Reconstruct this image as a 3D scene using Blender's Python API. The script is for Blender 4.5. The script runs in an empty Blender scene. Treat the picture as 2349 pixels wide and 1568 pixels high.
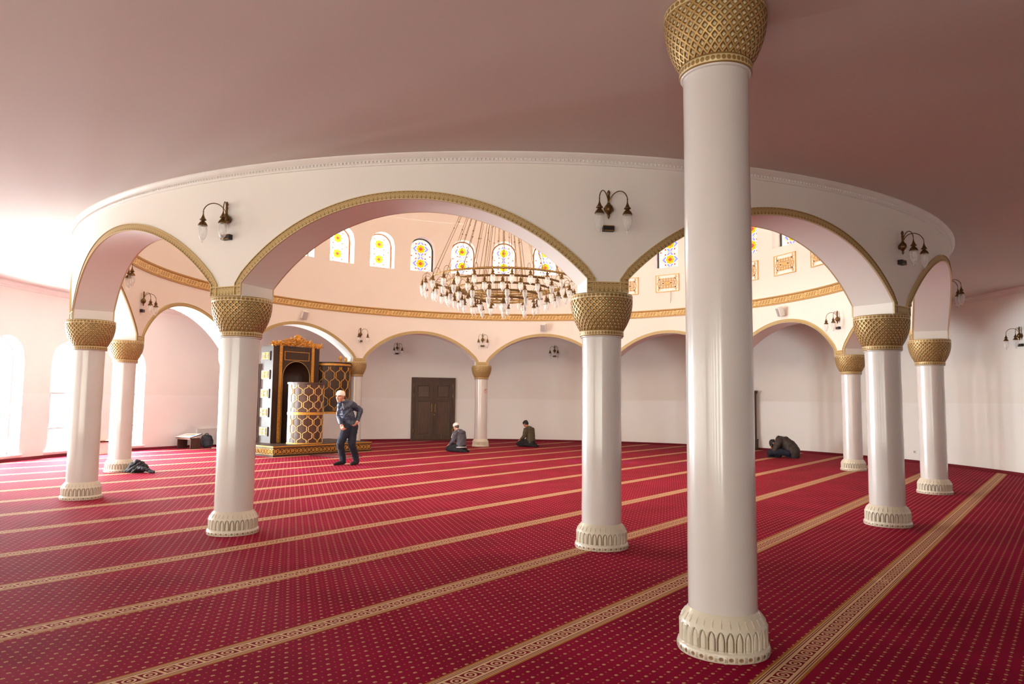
import bpy, bmesh, math, random
from math import sin, cos, pi, radians as R, sqrt, atan2, hypot
from mathutils import Vector, Matrix, Euler, noise

random.seed(7)
SC = bpy.context.scene
COL = SC.collection

# ------------------------------------------------------------------ camera
cam = bpy.data.objects.new('camera', bpy.data.cameras.new('camera'))
COL.objects.link(cam)
cam.data.sensor_width = 36.0
cam.data.lens = 1621.35 / 2349.0 * 36.0
cam.data.clip_end = 200
cam.matrix_world = (Matrix.Translation((0, 0, 1.5)) @ Matrix.Rotation(pi / 2 + 0.0825, 4, 'X')
                    @ Matrix.Rotation(0.0106, 4, 'Z'))
SC.camera = cam

# ------------------------------------------------------------------ plan of the hall
CT = Vector((-0.02, 15.326)); PH = R(-112.9355)          # arcade ring
RR = 7.90; TT = 0.25; RO = RR + TT; RI = RR - TT
OC = Vector((-0.207, 15.362)); WR = 11.17                 # outer wall
CEIL = 4.06
CU = Vector((cos(R(51.5)), sin(R(51.5)))); CV = Vector((-CU.y, CU.x))   # carpet rows / prayer direction

def ring(a, r, z=0.0):
    t = PH + R(a); return Vector((CT.x + r * cos(t), CT.y + r * sin(t), z))
FRONT_Y = -4.0; AEND = math.degrees((15.362 - FRONT_Y) / 11.17); FRONT_A = math.degrees(2)
def wall(a, r, z=0.0):           # round at the back, straight side walls towards the entrance
    t = R(a)
    if a > 180 + AEND: return Vector((OC.x - WR + R(a - 180 - AEND) * WR, FRONT_Y - (r - WR), z))
    if a > 180: return Vector((OC.x - r, OC.y - R(a - 180) * WR, z))
    if a < 0: return Vector((OC.x + r, OC.y + R(a) * WR, z))
    return Vector((OC.x + r * cos(t), OC.y + r * sin(t), z))
def wall_in(a):
    if a > 180 + AEND: return Vector((0, 1, 0))
    if a > 180: return Vector((1, 0, 0))
    if a < 0: return Vector((-1, 0, 0))
    return Vector((-cos(R(a)), -sin(R(a)), 0))
def boundary(t, r):              # where the direction t from the middle of the ring meets the outer wall
    d = Vector((cos(t), sin(t))); c = CT - OC; b = c.dot(d); k = -b + sqrt(b * b - c.dot(c) + r * r)
    p = CT + d * k
    if p.y >= OC.y: return p
    k = min(((OC.x + (r if d.x > 0 else -r)) - CT.x) / d.x if abs(d.x) > 1e-6 else 1e9, (FRONT_Y - .02 - CT.y) / d.y if d.y < -1e-6 else 1e9)
    return CT + d * k
def uv2(u, v, z=0.0):
    p = CU * u + CV * v; return Vector((p.x, p.y, z))

# ------------------------------------------------------------------ sky, sun, daylight, exposure
wd = bpy.data.worlds.new('sky'); SC.world = wd; wd.use_nodes = True
bg = wd.node_tree.nodes['Background']
bg.inputs['Color'].default_value = (1.0, 0.98, 0.95, 1); bg.inputs['Strength'].default_value = 1.3

sl = bpy.data.lights.new('sun', 'SUN'); sl.energy = 28.0; sl.angle = R(0.6); sl.color = (1.0, 0.95, 0.88)
so = bpy.data.objects.new('sun', sl); COL.objects.link(so)
so.rotation_euler = Vector((1.9, -5.4, -6.2)).to_track_quat('-Z', 'Y').to_euler()

GROUND_WINDOWS = [158.1 + 9.57 * k for k in range(0, 12)] + [180 + AEND + 7 + 9.57 * k for k in range(0, 6)]     # tall windows of the left and entrance walls
DAY_L = 30.0                                               # brightness of the daylight outside them
for a in GROUND_WINDOWS:
    l = bpy.data.lights.new('window_daylight', 'AREA'); l.shape = 'RECTANGLE'; l.size = 1.05; l.size_y = 2.75
    l.energy = DAY_L * (3.4 if a < 200 else (.32 if a < 180 + AEND else .68)) * pi * l.size * l.size_y * 0.8; l.color = (0.87, 0.97, 1.0) if a < 200 else (1.0, 0.965, 0.82)
    o = bpy.data.objects.new('window_daylight', l); COL.objects.link(o)
    p = wall(a, WR + 0.52, 1.5); o.location = p
    o.rotation_euler = wall_in(a).to_track_quat('-Z', 'Y').to_euler()

vs = SC.view_settings
vs.view_transform = 'Standard'; vs.look = 'None'; vs.exposure = 0.12; vs.gamma = 1.0; vs.use_curve_mapping = False
SC.display_settings.display_device = 'sRGB'
SC.cycles.max_bounces = 9; SC.cycles.diffuse_bounces = 6; SC.cycles.glossy_bounces = 3
SC.cycles.transparent_max_bounces = 12; SC.cycles.transmission_bounces = 4
SC.cycles.sample_clamp_indirect = 6.0
SC.cycles.caustics_reflective = False; SC.cycles.caustics_refractive = False
SC.cycles.use_denoising = True

# ------------------------------------------------------------------ material helpers
class X:
    """a socket with arithmetic"""
    tree = None
    def __init__(s, sock): s.s = sock
    @staticmethod
    def m(op, *a):
        n = X.tree.nodes.new('ShaderNodeMath'); n.operation = op
        for i, v in enumerate(a):
            if isinstance(v, X): X.tree.links.new(v.s, n.inputs[i])
            else: n.inputs[i].default_value = float(v)
        return X(n.outputs[0])
    def __add__(s, o): return X.m('ADD', s, o)
    __radd__ = __add__
    def __sub__(s, o): return X.m('SUBTRACT', s, o)
    def __rsub__(s, o): return X.m('SUBTRACT', o, s)
    def __mul__(s, o): return X.m('MULTIPLY', s, o)
    __rmul__ = __mul__
    def __truediv__(s, o): return X.m('DIVIDE', s, o)
    def abs(s): return X.m('ABSOLUTE', s)
    def fr(s): return X.m('FRACT', s)
    def floor(s): return X.m('FLOOR', s)
    def lt(s, o): return X.m('LESS_THAN', s, o)
    def gt(s, o): return X.m('GREATER_THAN', s, o)
    def mn(s, o): return X.m('MINIMUM', s, o)
    def mx(s, o): return X.m('MAXIMUM', s, o)
    def pw(s, o): return X.m('POWER', s, o)
    def sin(s): return X.m('SINE', s)
    def sqrt(s): return X.m('SQRT', s)
    def near(s, c, w):           # 1 inside |s-c|<w
        return (s - c).abs().lt(w)
    def soft(s, e0, e1):         # smoothstep from 0 at e0 to 1 at e1
        n = X.tree.nodes.new('ShaderNodeMapRange'); n.interpolation_type = 'SMOOTHSTEP'
        X.tree.links.new(s.s, n.inputs[0]); n.inputs[1].default_value = e0; n.inputs[2].default_value = e1
        return X(n.outputs[0])
def length(a, b): return (a * a + b * b).sqrt()

def lin(c):
    return tuple(((v / 12.92) if v <= .04045 else ((v + .055) / 1.055) ** 2.4) for v in c)
def rgb(r, g, b): return (*lin((r / 255, g / 255, b / 255)), 1)

class Mat:
    def __init__(s, name):
        s.m = bpy.data.materials.new(name); s.m.use_nodes = True
        s.t = s.m.node_tree; X.tree = s.t
        s.b = s.t.nodes['Principled BSDF']; s.out = s.t.nodes['Material Output']
    def set(s, **k):
        for n, v in k.items():
            s.b.inputs[n.replace('_', ' ')].default_value = v
        return s
    def tc(s, kind='Object'):
        n = s.t.nodes.new('ShaderNodeTexCoord'); q = s.t.nodes.new('ShaderNodeSeparateXYZ')
        s.t.links.new(n.outputs[kind], q.inputs[0]); s.vec = n.outputs[kind]
        return X(q.outputs[0]), X(q.outputs[1]), X(q.outputs[2])
    def noise(s, scale, detail=3, vec=None):
        n = s.t.nodes.new('ShaderNodeTexNoise'); n.inputs['Scale'].default_value = scale
        n.inputs['Detail'].default_value = detail
        if vec is not None: s.t.links.new(vec, n.inputs['Vector'])
        return X(n.outputs[0])
    def mix(s, f, a, b):
        n = s.t.nodes.new('ShaderNodeMix'); n.data_type = 'RGBA'
        if isinstance(f, X): s.t.links.new(f.s, n.inputs[0])
        else: n.inputs[0].default_value = f
        for i, v in ((6, a), (7, b)):
            if isinstance(v, tuple): n.inputs[i].default_value = v
            else: s.t.links.new(v, n.inputs[i])
        return n.outputs[2]
    def color(s, c):
        s.t.links.new(c, s.b.inputs['Base Color']); return s
    def link(s, x, inp):
        s.t.links.new(x.s, s.b.inputs[inp]); return s
    def bump(s, h, strength=.3, dist=.01):
        n = s.t.nodes.new('ShaderNodeBump'); n.inputs['Strength'].default_value = strength
        n.inputs['Distance'].default_value = dist
        s.t.links.new(h.s, n.inputs['Height']); s.t.links.new(n.outputs[0], s.b.inputs['Normal']); return s

def plain(name, col, rough=.6, metal=0.0, vary=.06, scale=6, bump=0.0, **k):
    M = Mat(name); M.set(Roughness=rough, Metallic=metal, **k)
    M.tc('Object'); n = M.noise(scale, 4, M.vec)
    d = tuple(max(0, c * (1 - vary)) for c in col[:3]) + (1,)
    l = tuple(min(1, c * (1 + vary)) for c in col[:3]) + (1,)
    M.color(M.mix(n.soft(.3, .7), d, l))
    if bump: M.bump(M.noise(scale * 12, 3, M.vec), bump, .004)
    return M.m

def wall_paint(name, up, low=None, zline=1.55):
    M = Mat(name); x, y, z = M.tc('Object')
    n = M.noise(.7, 5, M.vec); f = n.soft(.25, .75)
    d = tuple(c * .965 for c in up[:3]) + (1,)
    c = M.mix(f, d, up)
    if low:
        k = z.lt(zline)
        c = M.mix(k, c, M.mix(f, tuple(q * .97 for q in low[:3]) + (1,), low))
        M.link(.8 - k * .38, 'Roughness')
    else: M.set(Roughness=.85)
    M.color(c); M.bump(M.noise(90, 2, M.vec), .12, .003)
    return M.m

m_wall = wall_paint('outer_wall_paint', (.85, .82, .765, 1), (.88, .86, .82, 1))
m_ring = wall_paint('arcade_paint', (.86, .84, .80, 1))
m_drum = wall_paint('drum_paint', (.80, .735, .67, 1))
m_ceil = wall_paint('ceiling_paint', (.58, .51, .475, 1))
m_mould = plain('white_moulding', (.80, .78, .75, 1), .6, vary=.02)
m_shaft = plain('glossy_column_enamel', (.655, .635, .62, 1), .22, vary=.02, scale=2, bump=.02, Coat_Weight=.5, Coat_Roughness=.12)
m_brass = plain('dark_antique_brass', rgb(112, 84, 48), .38, .85, vary=.35, scale=60)
m_brassb = plain('gold_brass', rgb(170, 130, 66), .35, .9, vary=.25, scale=40)
m_gold = plain('gold_leaf_paint', rgb(205, 148, 62), .42, .35, vary=.18, scale=30)
m_goldf = plain('pale_gold_frame', rgb(222, 182, 112), .5, .2, vary=.1, scale=20)
m_red = plain('dark_red_carpet_edge', rgb(104, 14, 28), .95, vary=.2, scale=60)
m_white = plain('white_plastic', rgb(226, 224, 220), .45, vary=.02)
m_cream = plain('cream_reveal_paint', (.86, .84, .81, 1), .7, vary=.02)
m_grey = plain('grey_speaker_grille', rgb(168, 162, 160), .7, vary=.06, scale=200)
m_frame_dk = plain('dark_window_frame', rgb(70, 66, 62), .5, vary=.1)
m_frame_br = plain('brown_window_frame', rgb(150, 96, 64), .5, vary=.1)
m_frame_gy = plain('grey_window_frame', rgb(150, 146, 146), .5, vary=.06)
m_black = plain('black_plastic', rgb(26, 25, 26), .5, vary=.1)
m_paper = plain('white_paper', rgb(240, 240, 238), .8, vary=.02)
m_orange = plain('orange_paper', rgb(240, 180, 110), .8, vary=.03)
m_blue = plain('blue_paper', rgb(120, 160, 215), .8, vary=.03)

def wood(name, dark, light, rough=.4, scale=14, coat=.3):
    M = Mat(name); x, y, z = M.tc('Object')
    n = M.noise(3, 4, M.vec)
    g = M.noise(1, 5, None)
    mp = M.t.nodes.new('ShaderNodeMapping'); mp.inputs['Scale'].default_value = (scale * 3, scale * 3, scale * .18)
    M.t.links.new(M.vec, mp.inputs[0]); M.t.links.new(mp.outputs[0], g.s.node.inputs['Vector'])
    M.color(M.mix(g.soft(.3, .7), dark, light)); M.set(Roughness=rough, Coat_Weight=coat, Coat_Roughness=.25)
    M.bump(g, .06, .002)
    return M.m
m_wood = wood('dark_walnut', rgb(48, 32, 24), rgb(70, 48, 36), .46, 14, .0)
m_wood.node_tree.nodes['Principled BSDF'].inputs['Specular IOR Level'].default_value = .33
m_woodr = wood('warm_brown_walnut', rgb(66, 38, 26), rgb(92, 56, 38), .42, 14, .2)
m_door = wood('dark_door_wood', rgb(62, 42, 30), rgb(82, 58, 42), .55, 14, .1)
m_doorm = wood('door_moulding_wood', rgb(70, 48, 35), rgb(92, 66, 50), .3, 14, .4)  # lighter than the door: edge highlights partly put into the colour
m_desk = wood('brown_desk_laminate', rgb(60, 34, 26), rgb(80, 46, 34), .55)
m_deskedge = plain('pale_desk_edge', rgb(176, 140, 122), .6)

# frosted lamp glass
M = Mat('frosted_lamp_glass'); M.set(Base_Color=(.84, .84, .83, 1), Roughness=.22)
tr = M.t.nodes.new('ShaderNodeBsdfTransparent'); mx = M.t.nodes.new('ShaderNodeMixShader')
lw = M.t.nodes.new('ShaderNodeLayerWeight'); lw.inputs[0].default_value = .35
fac = X(lw.outputs['Facing']) * .55 + .27
M.t.links.new(fac.s, mx.inputs[0]); M.t.links.new(tr.outputs[0], mx.inputs[1]); M.t.links.new(M.b.outputs[0], mx.inputs[2])
M.t.links.new(mx.outputs[0], M.out.inputs['Surface']); m_lamp = M.m
# clear window glass
M = Mat('clear_window_glass'); M.set(Base_Color=(1, 1, 1, 1), Roughness=.03)
tr = M.t.nodes.new('ShaderNodeBsdfTransparent'); tr.inputs[0].default_value = (.93, .95, .95, 1)
gl = M.t.nodes.new('ShaderNodeBsdfGlossy'); gl.inputs['Roughness'].default_value = .02
mx = M.t.nodes.new('ShaderNodeMixShader'); mx.inputs[0].default_value = .06
M.t.links.new(tr.outputs[0], mx.inputs[1]); M.t.links.new(gl.outputs[0], mx.inputs[2])
M.t.links.new(mx.outputs[0], M.out.inputs['Surface']); m_glass = M.m

# stained glass: local x across (m), z up from the sill (m)
def stained(name, L, K):
    M = Mat(name); x, y, z = M.tc('Object')
    def star(cz):
        dz = z - cz; ax = x.abs(); az = dz.abs()
        sq = ax.mx(az).lt(.112); dm = (ax + az).lt(.158)
        red = (ax + az).lt(.068)
        big = (ax + az)
        chev = big.lt(.27) * big.gt(.185) * (1 - (ax - az).abs().lt(.05)) * ax.gt(.012)
        line = big.near(.31, .014)
        return sq.mx(dm), red, chev, line
    s1 = star(.30); s2 = star(.78)
    yel = s1[0].mx(s2[0]); red = s1[1].mx(s2[1]); blu = s1[2].mx(s2[2])
    lin_ = s1[3].mx(s2[3])
    ax = x.abs()
    sqs = None
    for (sx, sz) in ((.155, .14), (.155, .46), (.155, .62), (.155, .94), (.31, .54)):
        q = (ax - sx).abs().mx((z - sz).abs()).lt(.026); sqs = q if sqs is None else sqs.mx(q)
    # faint wavy cell lines
    k_ = lambda *q: tuple(v * K for v in q) + (1,)
    c = M.mix(lin_, (L, L * .93, L * .76, 1), k_(1.2, .72, .14))
    c = M.mix(blu, c, k_(.60, .66, 1.35)); c = M.mix(yel, c, k_(1.2, .66, .012))
    c = M.mix(red.mx(sqs), c, k_(1.1, .10, .02))
    cell = ((x / .155).fr() - .5).abs().gt(.485).mx(((z / .16).fr() - .5).abs().gt(.485))
    c = M.mix(cell * .5, c, (.7, .8, .7, 1))
    em = M.t.nodes.new('ShaderNodeEmission'); em.inputs[1].default_value = 1.0  # pane glows by itself in place of daylight coming through
    M.t.links.new(c, em.inputs[0])
    tr = M.t.nodes.new('ShaderNodeBsdfTransparent'); ad = M.t.nodes.new('ShaderNodeMixShader')
    ct = M.mix(blu, (1, .05, .10, 1), (.25, .10, 1, 1)); M.t.links.new(ct, tr.inputs[0])
    f = blu.mx(red) * .45
    M.t.links.new(f.s, ad.inputs[0]); M.t.links.new(em.outputs[0], ad.inputs[1]); M.t.links.new(tr.outputs[0], ad.inputs[2])
    M.t.links.new(ad.outputs[0], M.out.inputs['Surface'])
    return M.m
m_st_hot = stained('stained_glass_sunny', 14.0, 4.5)  # glow levels imitate the sunny and shaded sides of the drum
m_st_mid = stained('stained_glass_bright', 5.0, 1.7)
m_st_low = stained('stained_glass_shade', 1.7, 1.0)
m_st_boost = stained('stained_glass_boosted_glow', 38.0, 14.0)  # extra glow on unseen near-side panes, added to brighten the drum

# carpet
M = Mat('patterned_prayer_carpet'); x, y, z = M.tc('Object')
u = x * CU.x + y * CU.y; v = x * CV.x + y * CV.y
nz = M.noise(1.3, 3, M.vec); pile = M.noise(260, 2, M.vec)
PER = 1.325
sv = ((v - 1.335) / PER + .5).fr() * PER - PER / 2          # distance from the nearest stripe centre
# dots
du, dv = .0915, .067
row = (v / dv).floor(); par = (row * .5).fr() * 2          # 0/1 alternate rows
fu = ((u / du + par * .5).fr() - .5) * du
fv = ((v / dv).fr() - .5) * dv
big = (length(fu / .0118, fv / .0105)).lt(1.0)
notch = fu.abs().lt(.0022) * fv.lt(-.002)
big = big * (1 - notch)
fu2 = ((u / du + par * .5 + .5).fr() - .5) * du
small = (length(fu2, fv)).lt(.0058)
field = M.mix(nz.soft(.3, .7), (.225, .0014, .028, 1), (.295, .0026, .040, 1))
c = M.mix(big, field, rgb(202, 160, 118)); c = M.mix(small, c, rgb(178, 112, 70))
# stripe
a = sv.abs()
bu = .1115
t = (u / bu).fr() - .5                                      # chain cell
slant = (t + sv * 1.6)
bar = slant.abs().lt(.085)
tt = ((u / bu + .5).fr() - .5) * bu
oval = length(tt / .036, sv / .034)
ovr = oval.near(.85, .17); dot = oval.lt(.33)
ss = (tt * .9 - sv * .55).abs().lt(.0065) * oval.lt(1.25)
lines = (sv + tt * .0).abs().near(.047, .006)
light = bar.mx(ovr).mx(dot).mx(lines)
inner = M.mix(light, (.20, .008, .02, 1), rgb(222, 190, 154))
st = M.mix(a.gt(.053), inner, rgb(218, 184, 148))
st = M.mix(a.near(.064, .0035).mx(a.near(.078, .003)), st, rgb(120, 44, 40))
st = M.mix(a.gt(.088), st, rgb(172, 118, 58))
isst = a.lt(.104)
c = M.mix(isst, c, st)
c = M.mix(pile.soft(.35, .75) * .35, c, M.mix(.5, c, (.03, .005, .008, 1)))
M.color(c); M.set(Roughness=.8, Specular_IOR_Level=.035)
M.bump(pile, .25, .004); m_carpet = M.m

# gold relief materials using UV (u in metres along, v 0..1 across)
def relief(name, period, kind):
    M = Mat(name); u, v, w = M.tc('UV')
    if kind == 'lotus':
        p = (u / period).fr() - .5
        e = length(p / .40, (v - .52) / .36)
        ring_ = e.near(.92, .16); petal = e.lt(.62); mid = p.abs().lt(.05) * v.gt(.2) * v.lt(.8)
        hook = length(((u / period + .5).fr() - .5) / .16, (v - .72) / .14).near(.8, .3)
        edge = v.lt(.12).mx(v.gt(.93))
        h = ring_.mx(petal * .55).mx(hook * .8).mx(edge) - mid * .3
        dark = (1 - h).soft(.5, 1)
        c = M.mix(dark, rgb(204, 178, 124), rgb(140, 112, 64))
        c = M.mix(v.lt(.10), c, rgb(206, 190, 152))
        M.bump(h, .8, .008)
    else:
        p = ((u / period).fr() - .5) * period
        d = length(p, (v - .5) * .15)
        med = d.near(.042, .008).mx(d.lt(.018))
        q = ((u / period + .5).fr() - .5) * period       # centred between medallions
        b1 = ((q * 62).sin() * .5 + .5) * ((v - .5).abs().lt(.24))
        b2 = ((q * 62 + v * 9).sin()).gt(.1) * ((v - .5).abs().lt(.26)) * q.abs().lt(.2)
        b3 = length(((q / .09).fr() - .5) * .09, (v - .5) * .15).near(.026, .007) * q.abs().lt(.2)
        pat = b2.mx(b3) * d.gt(.06)
        edge = (v - .5).abs().gt(.33)
        h = med.mx(pat).mx(edge * .8)
        c = M.mix(h, rgb(216, 184, 126), rgb(170, 130, 70))
        c = M.mix((v - .5).abs().near(.36, .02), c, rgb(150, 104, 48))
        M.bump(h, .6, .01)
    M.color(c); M.set(Roughness=.5, Metallic=.15)
    return M.m
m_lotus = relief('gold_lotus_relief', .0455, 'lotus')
m_frieze = relief('gold_frieze_relief', .55, 'frieze')

# capital: UV (turn 0..1, height 0..1); gold lattice ridges over cream cells
NCAP, MCAP = 32, 5.2
M = Mat('gold_lattice_capital'); u, v, w = M.tc('UV')
def rid(q): return ((q.fr() - .5).abs() * 2)     # 1 on the ridge, 0 mid-cell
r1 = rid(u * NCAP + v * MCAP); r2 = rid(u * NCAP - v * MCAP)
h = r1.mx(r2)
cell = h.soft(.42, .52)
g = M.mix(r1.mx(r2).soft(.6, .95), rgb(116, 84, 42), rgb(190, 156, 96))
c = M.mix(cell, rgb(208, 196, 158), g)
M.color(c); M.link(cell * .35, 'Metallic'); M.set(Roughness=.42); m_cap = M.m
# capital bands: beads on cream
M = Mat('gold_band_with_beads'); u, v, w = M.tc('UV')
p = (u * 44).fr() - .5
d = length(p / .42, (v - .5) / .27).lt(1); e = (v - .5).abs().gt(.38)
c = M.mix(d.mx(e), rgb(206, 190, 146), rgb(146, 114, 62)); M.color(c); M.set(Roughness=.45, Metallic=.2)
M.bump(d.mx(e), .5, .006); m_band = M.m
# base: tone attribute = antique gold wash in the niches
M = Mat('cream_carved_base'); M.tc('Object')
at = M.t.nodes.new('ShaderNodeAttribute'); at.attribute_name = 'wash'
f = X(at.outputs['Fac'])
n = M.noise(9, 3, M.vec)
c = M.mix(f.soft(.1, .9), rgb(214, 208, 190), M.mix(n.soft(.35, .65), rgb(150, 122, 84), rgb(128, 104, 84)))
M.color(c); M.set(Roughness=.32, Coat_Weight=.3); m_base = M.m

# ------------------------------------------------------------------ mesh helpers
def link(o, parent=None):
    COL.objects.link(o)
    if parent is not None: o.parent = parent
    return o
def tag(o, label=None, cat=None, group=None, kind=None):
    if label: o['label'] = label
    if cat: o['category'] = cat
    if group: o['group'] = group
    if kind: o['kind'] = kind
    return o
def empty(name, loc=(0, 0, 0), rz=0.0, label=None, cat=None, group=None, kind=None):
    o = bpy.data.objects.new(name, None); o.empty_display_size = .1
    link(o); o.location = loc; o.rotation_euler = (0, 0, rz)
    return tag(o, label, cat, group, kind)

class MB:
    def __init__(s): s.v = []; s.f = []; s.mi = []; s.uv = []; s.wash = None
    def vert(s, p): s.v.append(tuple(p)); return len(s.v) - 1
    def face(s, idx, mi=0, uv=None): s.f.append(tuple(idx)); s.mi.append(mi); s.uv.append(uv)
    def grid(s, fn, nu, nv, mi=0, wrap=False, flip=False, uvfn=None):
        b = len(s.v); cu = nu if wrap else nu + 1
        for i in range(cu):
            for j in range(nv + 1): s.v.append(tuple(fn(i / nu, j / nv)))
        for i in range(nu):
            for j in range(nv):
                i2 = (i + 1) % cu
                q = [b + i * (nv + 1) + j, b + i2 * (nv + 1) + j, b + i2 * (nv + 1) + j + 1, b + i * (nv + 1) + j + 1]
                uq = None
                if uvfn: uq = [uvfn(i / nu, j / nv), uvfn((i + 1) / nu, j / nv), uvfn((i + 1) / nu, (j + 1) / nv), uvfn(i / nu, (j + 1) / nv)]
                if flip: q.reverse(); uq = uq[::-1] if uq else None
                s.face(q, mi, uq)
    def box(s, c, d, mi=0, m=None, bev=0):
        x, y, z = (q / 2 for q in d); b = len(s.v)
        for sx in (-1, 1):
            for sy in (-1, 1):
                for sz in (-1, 1):
                    p = Vector((sx * x, sy * y, sz * z))
                    if m is not None: p = m @ p
                    s.v.append(tuple(p + Vector(c)))
        for q in ((0, 1, 3, 2), (4, 6, 7, 5), (0, 4, 5, 1), (2, 3, 7, 6), (0, 2, 6, 4), (1, 5, 7, 3)):
            s.face([b + k for k in q], mi)
    def lathe(s, prof, n=24, c=(0, 0, 0), mi=0, m=None, uvh=None):
        b = len(s.v); k = len(prof)
        for i in range(n):
            t = 2 * pi * i / n
            for r, z in prof:
                p = Vector((r * cos(t), r * sin(t), z))
                if m is not None: p = m @ p
                s.v.append(tuple(p + Vector(c)))
        for i in range(n):
            for j in range(k - 1):
                i2 = (i + 1) % n
                q = (b + i * k + j, b + i2 * k + j, b + i2 * k + j + 1, b + i * k + j + 1)
                uq = None
                if uvh: uq = [(i / n, uvh[j]), ((i + 1) / n, uvh[j]), ((i + 1) / n, uvh[j + 1]), (i / n, uvh[j + 1])]
                s.face(q, mi, uq)
    def tube(s, pts, r, n=8, mi=0, cap=True):
        pts = [Vector(p) for p in pts]; rr = r if isinstance(r, (list, tuple)) else [r] * len(pts)
        b = len(s.v); up = None
        for i, p in enumerate(pts):
            d = (pts[min(i + 1, len(pts) - 1)] - pts[max(i - 1, 0)]).normalized()
            if up is None: up = d.orthogonal().normalized()
            up = (up - d * up.dot(d)).normalized(); w = d.cross(up)
            for k in range(n):
                t = 2 * pi * k / n; s.v.append(tuple(p + (up * cos(t) + w * sin(t)) * rr[i]))
        for i in range(len(pts) - 1):
            for k in range(n):
                k2 = (k + 1) % n
                s.face((b + i * n + k, b + i * n + k2, b + (i + 1) * n + k2, b + (i + 1) * n + k), mi)
        if cap:
            s.face([b + k for k in range(n)][::-1], mi); e = b + (len(pts) - 1) * n
            s.face([e + k for k in range(n)], mi)
    def ball(s, c, r, n=12, mi=0, m=None):
        if not isinstance(r, (tuple, list)): r = (r, r, r)
        k = max(4, n // 2)
        prof = [(max(1e-4, sin(pi * j / k)), -cos(pi * j / k)) for j in range(k + 1)]
        S = Matrix.Diagonal(Vector(r))
        if m is not None: S = m @ S
        s.lathe(prof, n, c, mi, S)
    def build(s, name, mats, parent=None, smooth=True, angle=40, recalc=False):
        me = bpy.data.meshes.new(name); me.from_pydata(s.v, [], s.f)
        if not isinstance(mats, (list, tuple)): mats = [mats]
        for q in mats: me.materials.append(q)
        if len(mats) > 1: me.polygons.foreach_set('material_index', s.mi)
        if any(s.uv):
            L = me.uv_layers.new(name='UVMap'); k = 0; flat = []
            for f, q in zip(s.f, s.uv):
                for t in range(len(f)): flat += list(q[t]) if q else [0, 0]
            L.data.foreach_set('uv', flat)
        if s.wash is not None:
            A = me.attributes.new('wash', 'FLOAT', 'POINT'); A.data.foreach_set('value', s.wash)
        if recalc:
            bm = bmesh.new(); bm.from_mesh(me); bmesh.ops.recalc_face_normals(bm, faces=bm.faces); bm.to_mesh(me); bm.free()
        if smooth:
            me.polygons.foreach_set('use_smooth', [True] * len(me.polygons))
            me.set_sharp_from_angle(angle=R(angle))
        me.update()
        return link(bpy.data.objects.new(name, me), parent)

def copy_obj(o, parent=None):
    c = o.copy(); COL.objects.link(c)
    if parent is not None: c.parent = parent
    return c
def copy_tree(o, loc=None, rz=None, label=None, group=None):
    def rec(src, par):
        c = copy_obj(src, par)
        for ch in [q for q in src.children]: rec(ch, c)
        return c
    r = rec(o, None)
    if loc is not None: r.location = loc
    if rz is not None: r.rotation_euler = (0, 0, rz)
    if label: r['label'] = label
    if group: r['group'] = group
    return r
def facing(d):           # z rotation that turns local +Y to the direction d
    return atan2(d.y, d.x) - pi / 2

# ================================================================== the setting
def arch_lower(dx, w, spring):          # semicircular head
    return spring + sqrt(max(0, w * w - dx * dx))

# floor
b = MB(); n = 128
c0 = b.vert((CT.x, CT.y, 0)); rim = []
for t in sorted([2 * pi * k / n for k in range(n)] + [(atan2(FRONT_Y - .02 - CT.y, OC.x + q * (WR + .02) - CT.x)) % (2 * pi) for q in (-1, 1)]):
    p = boundary(t, WR + .02); rim.append(b.vert((p.x, p.y, 0)))
n = len(rim)
for k in range(n): b.face((c0, rim[k], rim[(k + 1) % n]))
tag(b.build('floor', m_carpet, smooth=False), kind='structure')

# outer walls, in four arcs, with tall arched window openings
WW = 2.7           # half width of a window opening in degrees
SILL, SPR = .14, 2.325
wr_ = R(WW) * WR   # half width in metres
def outer_wall(name, a0, a1):
    b = MB(); a = a0; wins = [q for q in GROUND_WINDOWS if a0 < q < a1]
    edges = []
    for q in wins: edges.append((q - WW, q + WW, q))
    segs = []; cur = a0
    for e in edges:
        segs.append((cur, e[0], None)); segs.append((e[0], e[1], e[2])); cur = e[1]
    segs.append((cur, a1, None))
    H = CEIL + .02
    for s0, s1, q in segs:
        m = max(2, int((s1 - s0) / 1.2)) if q is None else 18
        if q is None:
            b.grid(lambda i, j: wall(s0 + (s1 - s0) * i, WR, H * j), m, 4)
        else:
            def top(i): return arch_lower((i * 2 - 1) * wr_, wr_, SPR)
            b.grid(lambda i, j: wall(s0 + (s1 - s0) * i, WR, SILL * j), m, 1)
            b.grid(lambda i, j: wall(s0 + (s1 - s0) * i, WR, top(i) + (H - top(i)) * j), m, 2)
            b.grid(lambda i, j: wall(s0 + (s1 - s0) * i, WR + .5 * j, top(i)), m, 1, 1)
            for sgn in (s0, s1):
                b.grid(lambda i, j: wall(sgn, WR + .5 * i, SILL + (SPR - SILL) * j), 1, 2, 1)
            b.grid(lambda i, j: wall(s0 + (s1 - s0) * i, WR + .5 * j, SILL), 4, 1, 1)
    return tag(b.build(name, [m_wall, m_cream], angle=30), kind='structure')
ARCS = {'back': (40, 140), 'left': (140, 180 + AEND), 'right': (-AEND, 40), 'front': (180 + AEND, 180 + AEND + FRONT_A)}
for k, (a0, a1) in ARCS.items(): outer_wall('wall_' + k, a0, a1)
for k, (a0, a1) in ARCS.items():
    b = MB(); m = 60
    prof = [(WR - .018, 0), (WR - .018, .06), (WR - .012, .068), (WR, .07)]
    b.grid(lambda i, j: wall(a0 + (a1 - a0) * i, prof[round(j * 3)][0], prof[round(j * 3)][1]), m, 3)
    tag(b.build('baseboard_' + k, m_red), kind='structure')
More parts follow.
